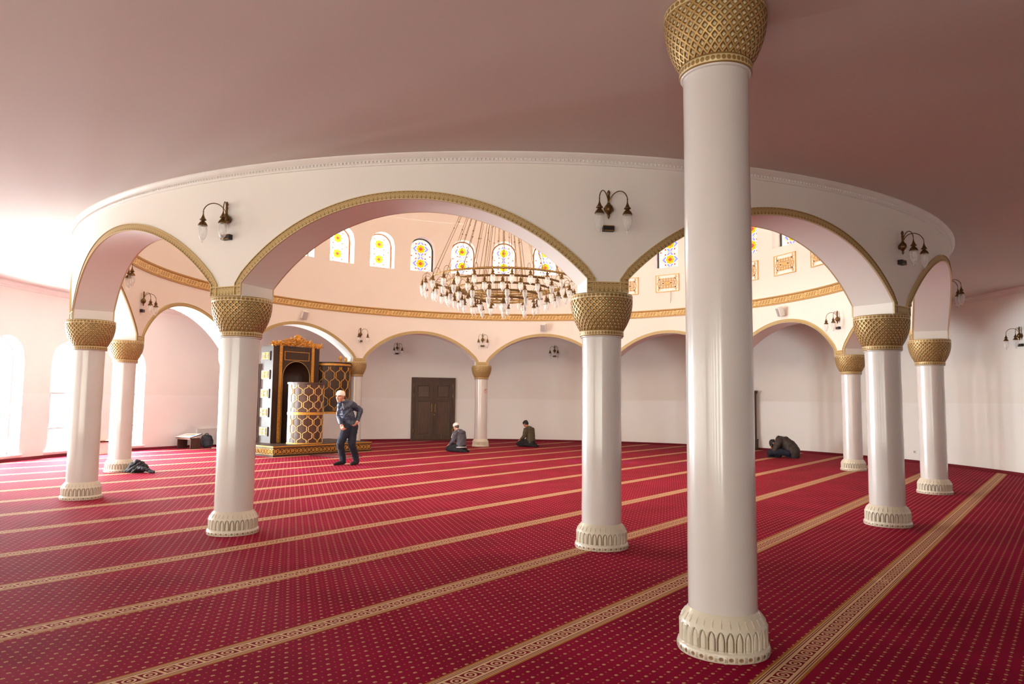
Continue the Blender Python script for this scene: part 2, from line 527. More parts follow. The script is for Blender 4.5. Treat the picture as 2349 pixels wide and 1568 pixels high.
b = MB(); prof = [(WR, 3.93), (WR - .02, 3.935), (WR - .022, 3.965), (WR - .05, 3.98), (WR - .055, 4.01), (WR - .1, 4.03), (WR - .1, CEIL)]
b.grid(lambda i, j: wall(-AEND + (180 + 2 * AEND) * i, prof[round(j * 6)][0], prof[round(j * 6)][1]), 180, 6)
tag(b.build('trim_1', m_mould), kind='structure')

# ceiling (flat ring) and dome
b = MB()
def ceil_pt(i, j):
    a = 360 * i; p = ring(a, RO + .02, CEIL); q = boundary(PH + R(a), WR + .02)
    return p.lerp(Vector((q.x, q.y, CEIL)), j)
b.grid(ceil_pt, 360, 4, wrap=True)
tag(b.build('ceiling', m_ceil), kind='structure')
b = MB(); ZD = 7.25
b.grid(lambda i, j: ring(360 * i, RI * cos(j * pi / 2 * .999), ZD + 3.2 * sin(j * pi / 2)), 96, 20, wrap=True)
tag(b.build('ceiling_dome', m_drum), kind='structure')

# arcade ring wall: bay k spans columns k and k+1
HA = 13.45; AS = R(HA) * RR; ZSP, ZAP, ZFT = 2.76, 3.585, 2.60
RISE = ZAP - ZSP; RAD = (AS * AS + RISE * RISE) / (2 * RISE); ZC = ZAP - RAD
def arch_z(dev):                       # dev degrees from the bay centre
    s = R(dev) * RR
    return ZC + sqrt(max(0, RAD * RAD - s * s))
WIN_A = [5 + 10 * k for k in range(36)]
WHA = 3.0; WS, WAP = 5.6, 6.72; WSP = WAP - R(WHA) * RI
HA1 = HA
b = MB(); NA = 40
for k in range(12):
    c = 15 + 30 * k
    for (rad, ztop, fl, mi) in ((RO, CEIL + .02, False, 0), (RI, 4.2, True, 1)):
        b.grid(lambda i, j: (lambda d: ring(c + d, rad, arch_z(d) + (ztop - arch_z(d)) * j))(-HA + 2 * HA * i), NA, 3, mi, flip=fl)
        b.grid(lambda i, j: ring(c + HA + (30 - 2 * HA) * i, rad, ZFT + (ztop - ZFT) * j), 4, 3, mi, flip=fl)
    b.grid(lambda i, j: (lambda d: ring(c + d, RI + (RO - RI) * j, arch_z(d)))(-HA + 2 * HA * i), NA, 2, 0)
    for sg in (-1, 1):
        b.grid(lambda i, j: ring(c + sg * HA, RI + (RO - RI) * i, ZFT + (ZSP - ZFT) * j), 2, 1, 0)
    b.grid(lambda i, j: ring(c + HA + (30 - 2 * HA) * i, RI + (RO - RI) * j, ZFT), 4, 1, 0)
tag(b.build('wall_arcade', [m_ring, m_drum], angle=35), kind='structure')
# drum above the arcade with 36 arched window openings
b = MB()
for a in WIN_A:
    s0, s1 = a - WHA, a + WHA; w = R(WHA) * RI
    b.grid(lambda i, j: ring(a - 5 + (5 - WHA) * i, RI, 4.2 + (ZD - 4.2) * j), 2, 4, flip=True)
    b.grid(lambda i, j: ring(a + WHA + (5 - WHA) * i, RI, 4.2 + (ZD - 4.2) * j), 2, 4, flip=True)
    def top(i): return WSP + sqrt(max(0, w * w - ((i * 2 - 1) * w) ** 2))
    b.grid(lambda i, j: ring(s0 + (s1 - s0) * i, RI, 4.2 + (WS - 4.2) * j), 16, 2, flip=True)
    b.grid(lambda i, j: ring(s0 + (s1 - s0) * i, RI, top(i) + (ZD - top(i)) * j), 16, 2, flip=True)
    b.grid(lambda i, j: ring(s0 + (s1 - s0) * i, RI + .42 * j, top(i)), 16, 1, 1)
    for sg in (s0, s1): b.grid(lambda i, j: ring(sg, RI + .42 * i, WS + (WSP - WS) * j), 1, 1, 1)
    b.grid(lambda i, j: ring(s0 + (s1 - s0) * i, RI + .42 * j, WS), 8, 1, 1)
tag(b.build('wall_drum', [m_drum, m_cream], angle=35), kind='structure')

# cornice of the arcade outer face under the ceiling
b = MB(); prof = [(RO, 3.955), (RO + .018, 3.958), (RO + .022, 3.975), (RO + .03, 3.98), (RO + .034, 4.005), (RO + .045, 4.01), (RO + .075, 4.035), (RO + .085, 4.045), (RO + .085, CEIL)]
b.grid(lambda i, j: ring(360 * i, prof[round(j * 8)][0], prof[round(j * 8)][1]), 180, 8, wrap=True)
for k in range(1200):                  # egg beads
    a = 360 * k / 1200
    if 100 < a < 320: continue
    p = ring(a, RO + .034, 3.992); d = Vector((p.x - CT.x, p.y - CT.y, 0)).normalized(); t = Vector((-d.y, d.x, 0))
    q = [p + t * .014, p + d * .016 + Vector((0, 0, .004)), p - t * .014]
    i0 = b.vert(p + t * .013 + Vector((0, 0, .010))); i1 = b.vert(p - t * .013 + Vector((0, 0, .010)))
    i2 = b.vert(p + d * .018); i3 = b.vert(p + Vector((0, 0, -.02)))
    b.face((i0, i2, i1)); b.face((i0, i3, i2)); b.face((i2, i3, i1))
tag(b.build('trim_2', m_mould), kind='structure')
# gold frieze inside
b = MB(); prof = [(RI, 4.085), (RI - .03, 4.09), (RI - .035, 4.12), (RI - .022, 4.135), (RI - .022, 4.255), (RI - .035, 4.27), (RI - .05, 4.29), (RI - .05, 4.31), (RI, 4.32)]
b.grid(lambda i, j: ring(360 * i, prof[round(j * 8)][0], prof[round(j * 8)][1]), 180, 8, wrap=True, flip=True,
       uvfn=lambda i, j: (i * 2 * pi * RI, [0, .02, .14, .2, .8, .86, .95, .98, 1][round(j * 8)]))
tag(b.build('trim_3', m_frieze), kind='structure')

# gold lotus trims around every arch, both faces
tn = 4
for k in range(12):
    for side in (1, -1):
        rad = RO if side > 0 else RI
        if side > 0 and not (k in (0, 1, 2, 10, 11)): continue
        c = 15 + 30 * k; b = MB(); th = .022; TW = .088
        pts = [(-AS, ZFT + .02), (-AS, ZSP)]
        N = 48; th0 = math.asin(AS / RAD)
        for i in range(1, N): 
            t = -th0 + 2 * th0 * i / N; pts.append((RAD * sin(t), ZC + RAD * cos(t)))
        pts += [(AS, ZSP), (AS, ZFT + .02)]
        outp = []
        for i, (s, z) in enumerate(pts):
            if i < 1: o = (s - TW, z)
            elif i == 1: o = (s - TW, z + TW * .02)
            elif i > len(pts) - 2: o = (s + TW, z)
            elif i == len(pts) - 2: o = (s + TW, z + TW * .02)
            else:
                d = Vector((s, z - ZC)).normalized(); o = (s + d.x * TW, z + d.y * TW)
                if abs(o[0]) > AS + TW: o = (math.copysign(AS + TW, o[0]), o[1])
            outp.append(o)
        L = 0; ls = [0]
        for i in range(1, len(pts)): L += hypot(pts[i][0] - pts[i - 1][0], pts[i][1] - pts[i - 1][1]); ls.append(L)
        def P(s, z, off): return ring(c + math.degrees(s / RR), rad + side * off, z)
        rows = []
        for i in range(len(pts)):
            (s, z), (s2, z2) = pts[i], outp[i]
            m1 = (s * .9 + s2 * .1, z * .9 + z2 * .1); m2 = (s * .1 + s2 * .9, z * .1 + z2 * .9)
            rows.append([b.vert(P(s, z, 0)), b.vert(P(s, z, th)), b.vert(P(*m1, th)), b.vert(P(*m1, th * .6)), b.vert(P(*m2, th * .6)), b.vert(P(*m2, th)), b.vert(P(s2, z2, th)), b.vert(P(s2, z2, 0))])
        vv = [0, .02, .1, .12, .9, .93, .98, 1]
        for i in range(len(pts) - 1):
            for j in range(7):
                b.face((rows[i][j], rows[i + 1][j], rows[i + 1][j + 1], rows[i][j + 1]), 0, [(ls[i], vv[j]), (ls[i + 1], vv[j]), (ls[i + 1], vv[j + 1]), (ls[i], vv[j + 1])])
        # the strip over the capital that follows this arch
        a0, a1 = c + HA, c + 30 - HA
        w = R(a1 - a0) * rad
        pf = [(0, ZFT + .02), (th, ZFT + .02), (th, ZFT + .032), (th * .6, ZFT + .034), (th * .6, ZFT + .118), (th, ZFT + .12), (th, ZFT + .132), (0, ZFT + .132)]
        b.grid(lambda i, j: ring(a0 + (a1 - a0) * i, rad + side * pf[round(j * 7)][0], pf[round(j * 7)][1]), 6, 7,
               uvfn=lambda i, j: (w * i, vv[round(j * 7)]))
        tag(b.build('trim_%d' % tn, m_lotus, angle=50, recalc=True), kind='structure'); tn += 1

# ground windows: frame, bars, pane
wn = 1
def ground_window(a):
    global wn
    p = wall(a, WR + .30, SILL); rz = facing(wall_in(a))
    root = empty('window_%d' % wn, p, rz, kind='structure'); wn += 1
    hw = wr_ * 1.02; sp = SPR - SILL
    def outline(w, base=0.0):
        pts = [(-w, base), (-w, sp * .5), (-w, sp)]
        for i in range(1, 20):
            t = pi - pi * i / 20; pts.append((w * cos(t), sp + w * sin(t)))
        return pts + [(w, sp), (w, sp * .5), (w, base)]
    b = MB(); o1 = outline(hw); o2 = outline(hw - .055, .05)
    r = []
    for (x1, z1), (x2, z2) in zip(o1, o2):
        r.append([b.vert((x1, .03, z1)), b.vert((x2, .03, z2)), b.vert((x2, -.03, z2)), b.vert((x1, -.03, z1))])
    for i in range(len(r) - 1):
        for j in range(4): b.face((r[i][j], r[i + 1][j], r[i + 1][(j + 1) % 4], r[i][(j + 1) % 4]))
    b.box((0, 0, .025), (2 * hw, .06, .05))
    b.build('frame', m_frame_gy, root, angle=30, recalc=True)
    b = MB()
    for z in (.55, 1.42): b.box((0, 0, z), (2 * hw - .1, .05, .045))
    b.box((.22, 0, .98), (.03, .03, .86)); b.box((.22, 0, .28), (.03, .03, .5))
    q = outline(.34, 1.45); q = [(x, max(z, 1.45)) for x, z in q]
    b.tube([(x, 0, z) for x, z in q], .009, 6)
    for t in (30, 60, 90, 120, 150):
        b.tube([(.34 * cos(R(t)), 0, sp + .34 * sin(R(t))), ((hw - .04) * cos(R(t)), 0, sp + (hw - .04) * sin(R(t)))], .008, 6)
    for sx in (-1, 1): b.tube([(sx * .34, 0, sp), (sx * (hw - .04), 0, sp)], .008, 6)
    b.build('glazing_bars', m_frame_gy, root)
    b = MB(); o = outline(hw - .03, .03); c = b.vert((0, -.012, sp)); ids = [b.vert((x, -.012, z)) for x, z in o]
    for i in range(len(ids)): b.face((c, ids[i], ids[(i + 1) % len(ids)]))
    b.build('pane', m_glass, root, smooth=False)
    b = MB(); b.box((0, .20, -.012), (2 * hw + .14, .33, .03)); b.build('sill', m_cream, root)
for a in GROUND_WINDOWS: ground_window(a)

# drum windows: frame and stained pane
def drum_window(a):
    global wn
    p = ring(a, RI + .30, WS); rz = facing(Vector((CT.x - p.x, CT.y - p.y)))
    hot = a in (235, 245); mid = 185 < a < 218
    root = empty('window_%d' % wn, p, rz, kind='structure'); wn += 1
    hw = R(WHA) * RI * 1.03; sp = WSP - WS
    def outline(w, base=0.0):
        pts = [(-w, base), (-w, sp)]
        for i in range(1, 18):
            t = pi - pi * i / 18; pts.append((w * cos(t), sp + w * sin(t)))
        return pts + [(w, sp), (w, base)]
    b = MB(); o1 = outline(hw); o2 = outline(hw - .05)
    r = []
    for (x1, z1), (x2, z2) in zip(o1, o2):
        r.append([b.vert((x1, .025, z1)), b.vert((x2, .025, z2)), b.vert((x2, -.025, z2)), b.vert((x1, -.025, z1))])
    for i in range(len(r) - 1):
        for j in range(4): b.face((r[i][j], r[i + 1][j], r[i + 1][(j + 1) % 4], r[i][(j + 1) % 4]))
    b.build('frame', m_frame_br if a in (235, 245, 215, 205, 195) else m_frame_dk, root, angle=30, recalc=True)
    b = MB(); o = outline(hw - .02); c = b.vert((0, 0, sp)); ids = [b.vert((x, 0, z)) for x, z in o]
    for i in range(len(ids)): b.face((c, ids[i], ids[(i + 1) % len(ids)]))
    b.build('stained_pane', m_st_hot if hot else (m_st_mid if mid else (m_st_low if 110 < a < 235 else m_st_boost)), root, smooth=False)
for a in WIN_A: drum_window(a)

# ================================================================== columns
def cap_profile(t):                    # bowl radius, t 0..1
    return .222 + (.318 - .222) * (1 - (1 - t) ** 2.1)
def make_column(name, H):
    """base, shaft and capital; H = height of the capital top"""
    root = empty(name)
    # base, carved with pointed niches
    N = 30; nu = N * 20; nv = 62
    def basept(i, j):
        z = j * .25
        if z < .045: r = .272 + .006 * sin(pi * z / .045)
        elif z < .055: r = .278 - (z - .045) / .01 * .018
        elif z < .165: r = .260
        else:
            q = (z - .165) / .085; r = .260 - .054 * q ** 1.3
        f = (i * N) % 1 - .5; wash = 0.0
        if .058 < z < .168:                              # pointed niche
            zz = (z - .058) / .11; half = .45 if zz < .5 else .45 * sqrt(max(0, 1 - ((zz - .5) / .5) ** 1.7))
            e = half - abs(f)
            if e > 0:
                groove = math.exp(-((e - .09) / .06) ** 2); r -= .010 * groove + .003; wash = groove
                r += .004 * max(0, min(1, (e - .16) / .1))
            else: r += .003
            if zz < .1: wash = max(wash, .3 if abs(f) < .4 else .0)
        if .188 < z < .226:
            zz = (z - .188) / .038; w = .10 * (1 - zz) ** .7
            if abs(f) < w: r += .005; wash = .25
            elif abs(f) < w + .05 and zz < .7: wash = .4
        if .006 < z < .04:
            g = (i * N * 1.0) % 1 - .5; d = hypot(g / .3, (z - .023) / .014)
            if d < 1: r -= .004 * (1 - d * d); wash = .9 * (1 - d ** 4)
            elif abs(abs(g) - .43) < .05: wash = .7
        return r, z, wash
    b = MB(); b.wash = []
    for i in range(nu):
        for j in range(nv + 1):
            r, z, w = basept(i / nu, j / nv); t = 2 * pi * i / nu
            b.v.append((r * cos(t), r * sin(t), z)); b.wash.append(w)
    for i in range(nu):
        for j in range(nv):
            i2 = (i + 1) % nu; b.face((i * (nv + 1) + j, i2 * (nv + 1) + j, i2 * (nv + 1) + j + 1, i * (nv + 1) + j + 1))
    base = b.build('base', m_base, root, angle=75)
    ZS = H - .44
    b = MB()
    prof = [(.206, .20)] + [(.206 + .0015 * sin(k * 1.7), .25 + (ZS - .25) * k / 12) for k in range(13)] + [(.206, ZS - .014), (.221, ZS - .012), (.224, ZS - .006), (.224, ZS + .003), (.20, ZS + .004)]
    b.lathe(prof, 48); shaft = b.build('shaft', m_shaft, root, angle=60)
    # capital
    b = MB(); nu, nv = NCAP * 12, 62
    z0, z1 = ZS + .062, H - .058
    def pt(i, j):
        r = cap_profile(j)
        q1 = (i * NCAP + j * MCAP) % 1; q2 = (i * NCAP - j * MCAP) % 1
        h = max(abs(q1 - .5), abs(q2 - .5)) * 2
        d = max(0, min(1, (h - .40) / .16)); d = d * d * (3 - 2 * d)
        r += .016 * d - .006
        t = 2 * pi * i; return (r * cos(t), r * sin(t), z0 + (z1 - z0) * j)
    b.grid(pt, nu, nv, 0, wrap=True, uvfn=lambda i, j: (i, j))
    cap = b.build('capital', m_cap, root, angle=75)
    b = MB()
    b.lathe([(.206, ZS), (.226, ZS), (.232, ZS + .006), (.232, ZS + .054), (.228, ZS + .066), (.20, ZS + .070)], 88, uvh=[0, 0, .08, .92, 1, 1])
    b.lathe([(.300, H - .062), (.326, H - .058), (.328, H - .052), (.328, H - .008), (.322, H), (.20, H)], 88, uvh=[0, .04, .1, .9, 1, 1])
    band = b.build('capital_band', m_band, cap, angle=50)
    return root
colA = make_column('column', ZFT + .02)
GC = 'columns of the round arcade'
labels = {
 0: 'white column of the arcade standing just left of the dark wooden prayer niche, nearest on the left',
 1: 'white arcade column directly left of the tall foreground column, below a two-lamp sconce',
 2: 'large white arcade column on the right, the frontmost of the three standing together there',
 3: 'rightmost white column of the arcade, next to the bare right wall',
 4: 'smaller white column on the right, just behind and left of the frontmost right arcade column',
 5: 'far arcade column mostly hidden behind the tall foreground column',
 6: 'far arcade column hidden behind the arcade column left of the foreground one',
 7: 'slender far column between the dark double door and the man in the olive sweater, with a round red sign',
 8: 'far column standing right behind the raised lattice pulpit balcony',
 9: 'far arcade column hidden behind the column left of the wooden prayer niche',
 10: 'white column on the left with a dark jacket dropped at its foot',
 11: 'leftmost white column, its left side bright with window light',
}
for k in range(12):
    o = colA if k == 0 else copy_tree(colA)
    o.location = ring(30 * k, RR, 0); o.rotation_euler = (0, 0, PH + R(30 * k))
    tag(o, labels[k], 'column', GC)
big = make_column('column', CEIL)
big.location = (1.315, 4.474, 0); big.rotation_euler = (0, 0, .3)
tag(big, 'tallest white column in the foreground, running straight up to the ceiling', 'column')

# ================================================================== sconces
def lamp_meshes():
    b = MB(); b.lathe([(.001, .0), (.006, 0), (.007, -.018), (.014, -.04), (.024, -.062), (.036, -.076), (.034, -.082), (.019, -.088), (.019, -.094), (.03, -.103), (.042, -.12), (.05, -.138), (.05, -.143), (.044, -.144)], 16)
    capm = b
    g = MB(); g.lathe([(.043, -.142), (.0475, -.17), (.049, -.195), (.047, -.225), (.04, -.258), (.028, -.287), (.014, -.304), (.006, -.308), (.0105, -.315), (.0115, -.322), (.008, -.330), (.001, -.333)], 16)
    return capm, g
def arm_pts(s, w=.145, o=.235):
    pts = []
    for i in range(19):
        t = i / 18 * .88; d = (.5 - .5 * cos(pi * t)) / (.5 - .5 * cos(pi * .88))
        pts.append((s * w * d, .045 + (o - .045) * d, .165 * sin(pi * t) ** .85))
    return pts
sc0 = empty('wall_sconce')
b = MB()
b.lathe([(.001, .205), (.01, .195), (.018, .175), (.014, .155), (.010, .148), (.016, .138), (.012, .10), (.013, .07), (.024, .05), (.042, .03), (.046, .0), (.04, -.025), (.022, -.045), (.012, -.058), (.016, -.07), (.010, -.085), (.001, -.105)], 14, c=(0, .045, 0))
b.tube([(0, 0, .0), (0, .05, .0)], .03, 10)
for k in range(8):
    t = 2 * pi * k / 8; b.ball((.042 * cos(t), .045 + .042 * sin(t) * .8, .0), (.014, .014, .022), 6)
b.build('backplate', m_brass, sc0)
capm, glm = lamp_meshes()
lc = lg = None
for s in (-1, 1):
    b = MB(); ap = arm_pts(s); b.tube(ap, .0055, 7); e = ap[-1]
    b.tube([e, (e[0], e[1], e[2] - .03)], .003, 5)
    for q in (.33, .66):
        b.tube([(e[0] - .006, e[1], e[2] - .03 * q), (e[0] + .006, e[1], e[2] - .03 * q)], .005, 5)
    arm = b.build('arm', m_brass, sc0)
    if lc is None:
        lc = capm.build('lamp_cap', m_brass, arm); lg = glm.build('lamp_shade', m_lamp, arm)
        tag(lg, 'frosted white glass lamp shade')
    else:
        lc = copy_obj(lc, arm); lg = copy_obj(lg, arm)
    lc.location = lg.location = (e[0], e[1], e[2] - .03)
b = MB(); b.box((0, .03, -.20), (.115, .06, .058)); b.build('switch_box', m_black, sc0, smooth=False)
b = MB()
for z in (-.176, -.224): b.box((0, .061, z), (.115, .004, .008))
b.build('switch_box_trim', m_brassb, sc0)
def sconce(p, inward, label, first=[True]):
    o = sc0 if first[0] else copy_tree(sc0)
    first[0] = False
    o.location = p; o.rotation_euler = (0, 0, facing(inward))
    tag(o, label, 'lamp', 'two-armed brass wall sconces')
def radial(a): return Vector((cos(PH + R(a)), sin(PH + R(a))))
for a, z, l in ((0, 3.485, 'brass two-lamp sconce on the arcade above the left foreground capital'),
                (30, 3.485, 'brass two-lamp sconce left of the tall foreground column, casting a shadow on the arcade'),
                (60, 3.485, 'brass two-lamp sconce above the frontmost right arcade capital'),
                (90, 3.485, 'dark brass sconce jutting out beyond the rightmost arch against the ceiling')):
    sconce(ring(a, RO, z), radial(a), l)
for a, l in ((330, 'brass sconce partly hidden behind the leftmost arch'), (300, 'brass sconce seen through the leftmost arch, above the left inner column'),
             (240, 'small brass sconce above the far column behind the pulpit balcony'),
             (210, 'small brass sconce above the far column with the round red sign'),
             (120, 'brass sconce on the inner arcade above the smaller right column'),
             (90, 'brass sconce glimpsed between the two rightmost arches')):
    sconce(ring(a, RI, 3.45), -radial(a), l)
for a, z, l in ((111.0, 3.36, 'small brass sconce on the far wall left of the double door'),
                (80.7, 3.36, 'small brass sconce on the far wall right of the column with the sign'),
                (-1.15, 3.0, 'brass sconce on the bare right wall at the edge of the picture')):
    sconce(wall(a, WR, z), wall_in(a), l)

# ================================================================== chandelier
ch = empty('chandelier', (CT.x - .18, CT.y, 0), 0, 'huge round brass chandelier of tiered rings with frosted bell lamps', 'chandelier')
TI = [(1.60, 4.10, 30), (1.33, 4.00, 26), (1.06, 3.90, 21), (.79, 3.79, 15), (.50, 3.69, 8)]
HUBZ = 7.6
ccap = cgl = None
for ti, (r, z, nl) in enumerate(TI):
    b = MB()
    b.lathe([(r - .006, z - .022), (r + .006, z - .022), (r + .010, z - .016), (r + .010, z + .016), (r + .006, z + .022), (r - .006, z + .022), (r - .006, z - .022)], 96)
    for k in range(nl * 2):
        t = 2 * pi * k / (nl * 2); b.ball((r * cos(t), r * sin(t), z), (.018, .018, .026), 6)
    b.build('ring', m_brass, ch)
    for k in range(nl):
        t = 2 * pi * (k + .5 * (ti % 2)) / nl
        b = MB(); d = Vector((cos(t), sin(t), 0))
        ap = []
        for i in range(11):
            q = pi * i / 10
            ap.append(d * (r + .085 - .085 * cos(q)) + Vector((0, 0, z + .02 + .105 * sin(q) - .05 * i / 10)))
        b.tube(ap, .0045, 6)
        arm = b.build('lamp_arm', m_brass, ch)
        if ccap is None:
            cm, gm = lamp_meshes(); ccap = cm.build('lamp_cap', m_brass, arm); cgl = gm.build('lamp_shade', m_lamp, arm); tag(cgl, 'frosted white glass lamp shade'); c1, c2 = ccap, cgl
        else: c1, c2 = copy_obj(ccap, arm), copy_obj(cgl, arm)
        c1.location = c2.location = ap[-1]
    nc = (12, 12, 8, 6, 4)[ti]
    for k in range(nc):
        t = 2 * pi * (k + .3 * ti) / nc; p = Vector((r * cos(t), r * sin(t), z + .02)); q = Vector((.10 * cos(t), .10 * sin(t), HUBZ))
        b = MB(); b.tube([p, p.lerp(q, .5), q], .006, 5)
        for f in (.33, .6):
            c = p.lerp(q, f); b.ball(tuple(c), .017, 6)
        b.build('suspension_cable', m_brass, ch)
b = MB(); b.tube([(0, 0, HUBZ - .05), (0, 0, ZD + 3.15)], .03, 10); b.lathe([(.001, HUBZ + .06), (.12, HUBZ + .04), (.13, HUBZ), (.10, HUBZ - .06), (.001, HUBZ - .08)], 24)
b.build('hub', m_brassb, ch)
b = MB(); b.tube([(0, 0, HUBZ), (0, 0, 3.70)], .008, 6); b.lathe([(.001, 3.73), (.02, 3.72), (.05, 3.68), (.06, 3.65), (.085, 3.625), (.088, 3.61), (.08, 3.605)], 24)
b.build('centre_stem', m_brass, ch)
b = MB(); b.lathe([(.083, 3.61), (.095, 3.575), (.095, 3.54), (.08, 3.49), (.055, 3.45), (.025, 3.425), (.01, 3.42), (.016, 3.41), (.012, 3.395), (.001, 3.39)], 24)
tag(b.build('centre_shade', m_lamp, ch), 'large frosted glass bowl at the centre')

# ================================================================== speakers
def speaker(a, label):
    p = ring(a, RI - .0, 3.86); root = empty('wall_speaker', p, facing(-radial(a)), label, 'speaker', 'wall speakers over the far arches')
    m = Matrix.Rotation(R(-22), 3, 'X') @ Matrix.Rotation(R(-20), 3, 'Z')
    b = MB(); b.box((0, .15, 0), (.17, .14, .25), m=m); ob = b.build('cabinet', m_white, root)
    md = ob.modifiers.new('bevel', 'BEVEL'); md.width = .025; md.segments = 3
    b = MB(); f = m @ Vector((0, .073, 0)); b.box(Vector((0, .15, 0)) + f, (.14, .012, .215), m=m); b.build('grille', m_grey, root)
    b = MB(); b.tube([(0, 0, 0), (0, .1, 0)], .018, 8); b.box((0, .006, 0), (.07, .012, .1)); b.build('bracket', m_white, root)
    return root
speaker(254.6, 'small white speaker over the arch beside the wooden prayer niche')
speaker(195, 'small white speaker over the far arch behind the chandelier')
speaker(135, 'small white speaker over the far arch right of the tall foreground column')

# ================================================================== framed openwork panels under the right-hand drum windows
def panel(a, label, cord=False):
    p = ring(a, RI, 5.11); root = empty('ornament_panel', p, facing(-radial(a)), label, 'panel', 'gold openwork panels on the drum wall')
    W, H = .77, .53
    b = MB(); b.box((0, .012, 0), (W - .02, .02, H - .02)); b.build('backing', m_cream, root, smooth=False)
    b = MB()
    for s in (-1, 1):
        b.box((0, .022, s * (H / 2 - .009)), (W, .044, .018)); b.box((s * (W / 2 - .009), .022, 0), (.018, .044, H))
    b.build('frame', m_goldf, root, smooth=False)
    b = MB(); y = .034
    def o_ring(cx, cz, rx, rz, r=.011):
        b.tube([(cx + rx * cos(2 * pi * i / 14), y, cz + rz * sin(2 * pi * i / 14)) for i in range(15)], r, 6)
    for i in range(5):
        for z in (-.10, .10): o_ring(-.18 + .09 * i, z, .036, .04)
    for i in range(6):
        for z in (-.055, .055, -.15, .15): b.ball((-.225 + .09 * i, y, z), (.022, .012, .016), 6)
    b.box((0, y, 0), (.22, .016, .04)); o_ring(0, 0, .15, .035)
    for s in (-1, 1):
        o_ring(s * .20, 0, .03, .03); o_ring(s * .285, 0, .035, .05)
        for z in (-.175, -.09, .09, .175):
            b.ball((s * .285, y, z), (.028, .014, .03), 8)
        for z in (-.21, .21): b.ball((s * .285, y, z), (.012, .012, .03), 6)
    b.build('openwork', m_goldf, root)
    b = MB()
    for s in (-1, 1):
        for z in (-.13, .13): b.ball((s * .262, .03, z), (.02, .014, .02), 6)
        b.ball((s * .13, .042, 0), (.02, .012, .02), 6)
    b.build('inlay', m_black, root)
    if cord:
        b = MB(); b.tube([(-.12, .01, -H / 2), (-.09, .012, -.36), (-.1, .01, -.48), (-.085, .008, -.62)], .004, 5); b.tube([(-.12, .012, -H / 2), (-.14, .012, -.42), (-.10, .01, -.55)], .003, 5)
        b.build('cord', m_grey, root)
panel(174.7, 'gold openwork panel half hidden by the capital left of the tall column')
panel(164.6, 'gold openwork panel just left of the tall foreground column, a cord hanging from it', True)
panel(144.6, 'gold openwork panel half hidden by the right edge of the tall foreground column')
panel(134.6, 'gold openwork panel fully visible right of the tall foreground column')
panel(124.6, 'gold openwork panel cut off by the right foreground arch')

# ================================================================== double door
p = wall(103.9, WR - .002, 0); d1 = empty('door_1', p, facing(Vector((OC.x - p.x, OC.y - p.y)) if p.y > OC.y else Vector((1 if p.x < 0 else -1, 0))), kind='structure')
DW, DH = 1.62, 2.31
b = MB()
for s in (-1, 1): b.box((s * (DW / 2 - .04), .03, DH / 2), (.08, .12, DH))
b.box((0, .03, DH - .04), (DW - .16, .12, .08)); b.box((0, .03, .01), (DW - .16, .12, .02))
b.build('door_frame', m_door, d1, smooth=False)
for s in (-1, 1):
    lw_ = (DW - .16) / 2; cx = s * lw_ / 2
    b = MB(); b.box((cx, .03, DH / 2 - .02), (lw_ - .006, .045, DH - .12)); leaf = b.build('door_leaf', m_door, d1, smooth=False)
    b = MB()
    for (z0, z1) in ((1.58, 2.02), (.22, 1.45)):
        w = .23
        for o_, r_ in ((0, .011), (.026, .007)):
            b.tube([(cx - w + o_, .054, z0 + o_), (cx + w - o_, .054, z0 + o_), (cx + w - o_, .054, z1 - o_), (cx - w + o_, .054, z1 - o_), (cx - w + o_, .054, z0 + o_)], r_, 8)
        b.box((cx, .053, (z0 + z1) / 2), (2 * w - .1, .014, z1 - z0 - .07))
    b.build('panel_moulding', m_doorm, leaf)
    hx = s * .065
    b = MB(); b.tube([(hx, .105, 1.08), (hx, .105, 1.30)], .011, 8)
    for z in (1.06, 1.32): b.tube([(hx, .05, z), (hx, .11, z)], .012, 8); b.ball((hx, .11, z), .024, 10)
    b.build('handle', m_brassb, leaf)
    b = MB()
    for z in (.3, 1.58, 1.95): b.tube([(s * (DW / 2 - .085), .07, z), (s * (DW / 2 - .085), .07, z + .14)], .012, 8)
    b.build('hinge', m_brassb, leaf)
    if s < 0:
        b = MB(); b.lathe([(.001, 0), (.024, 0), (.024, .012), (.001, .014)], 12, c=(-.04, .055, .95), m=Matrix.Rotation(R(-90), 3, 'X')); b.build('lock_plate', m_brassb, leaf)
b = MB(); b.box((0, .062, DH / 2 - .02), (.02, .016, DH - .14)); b.build('astragal', m_door, d1, smooth=False)

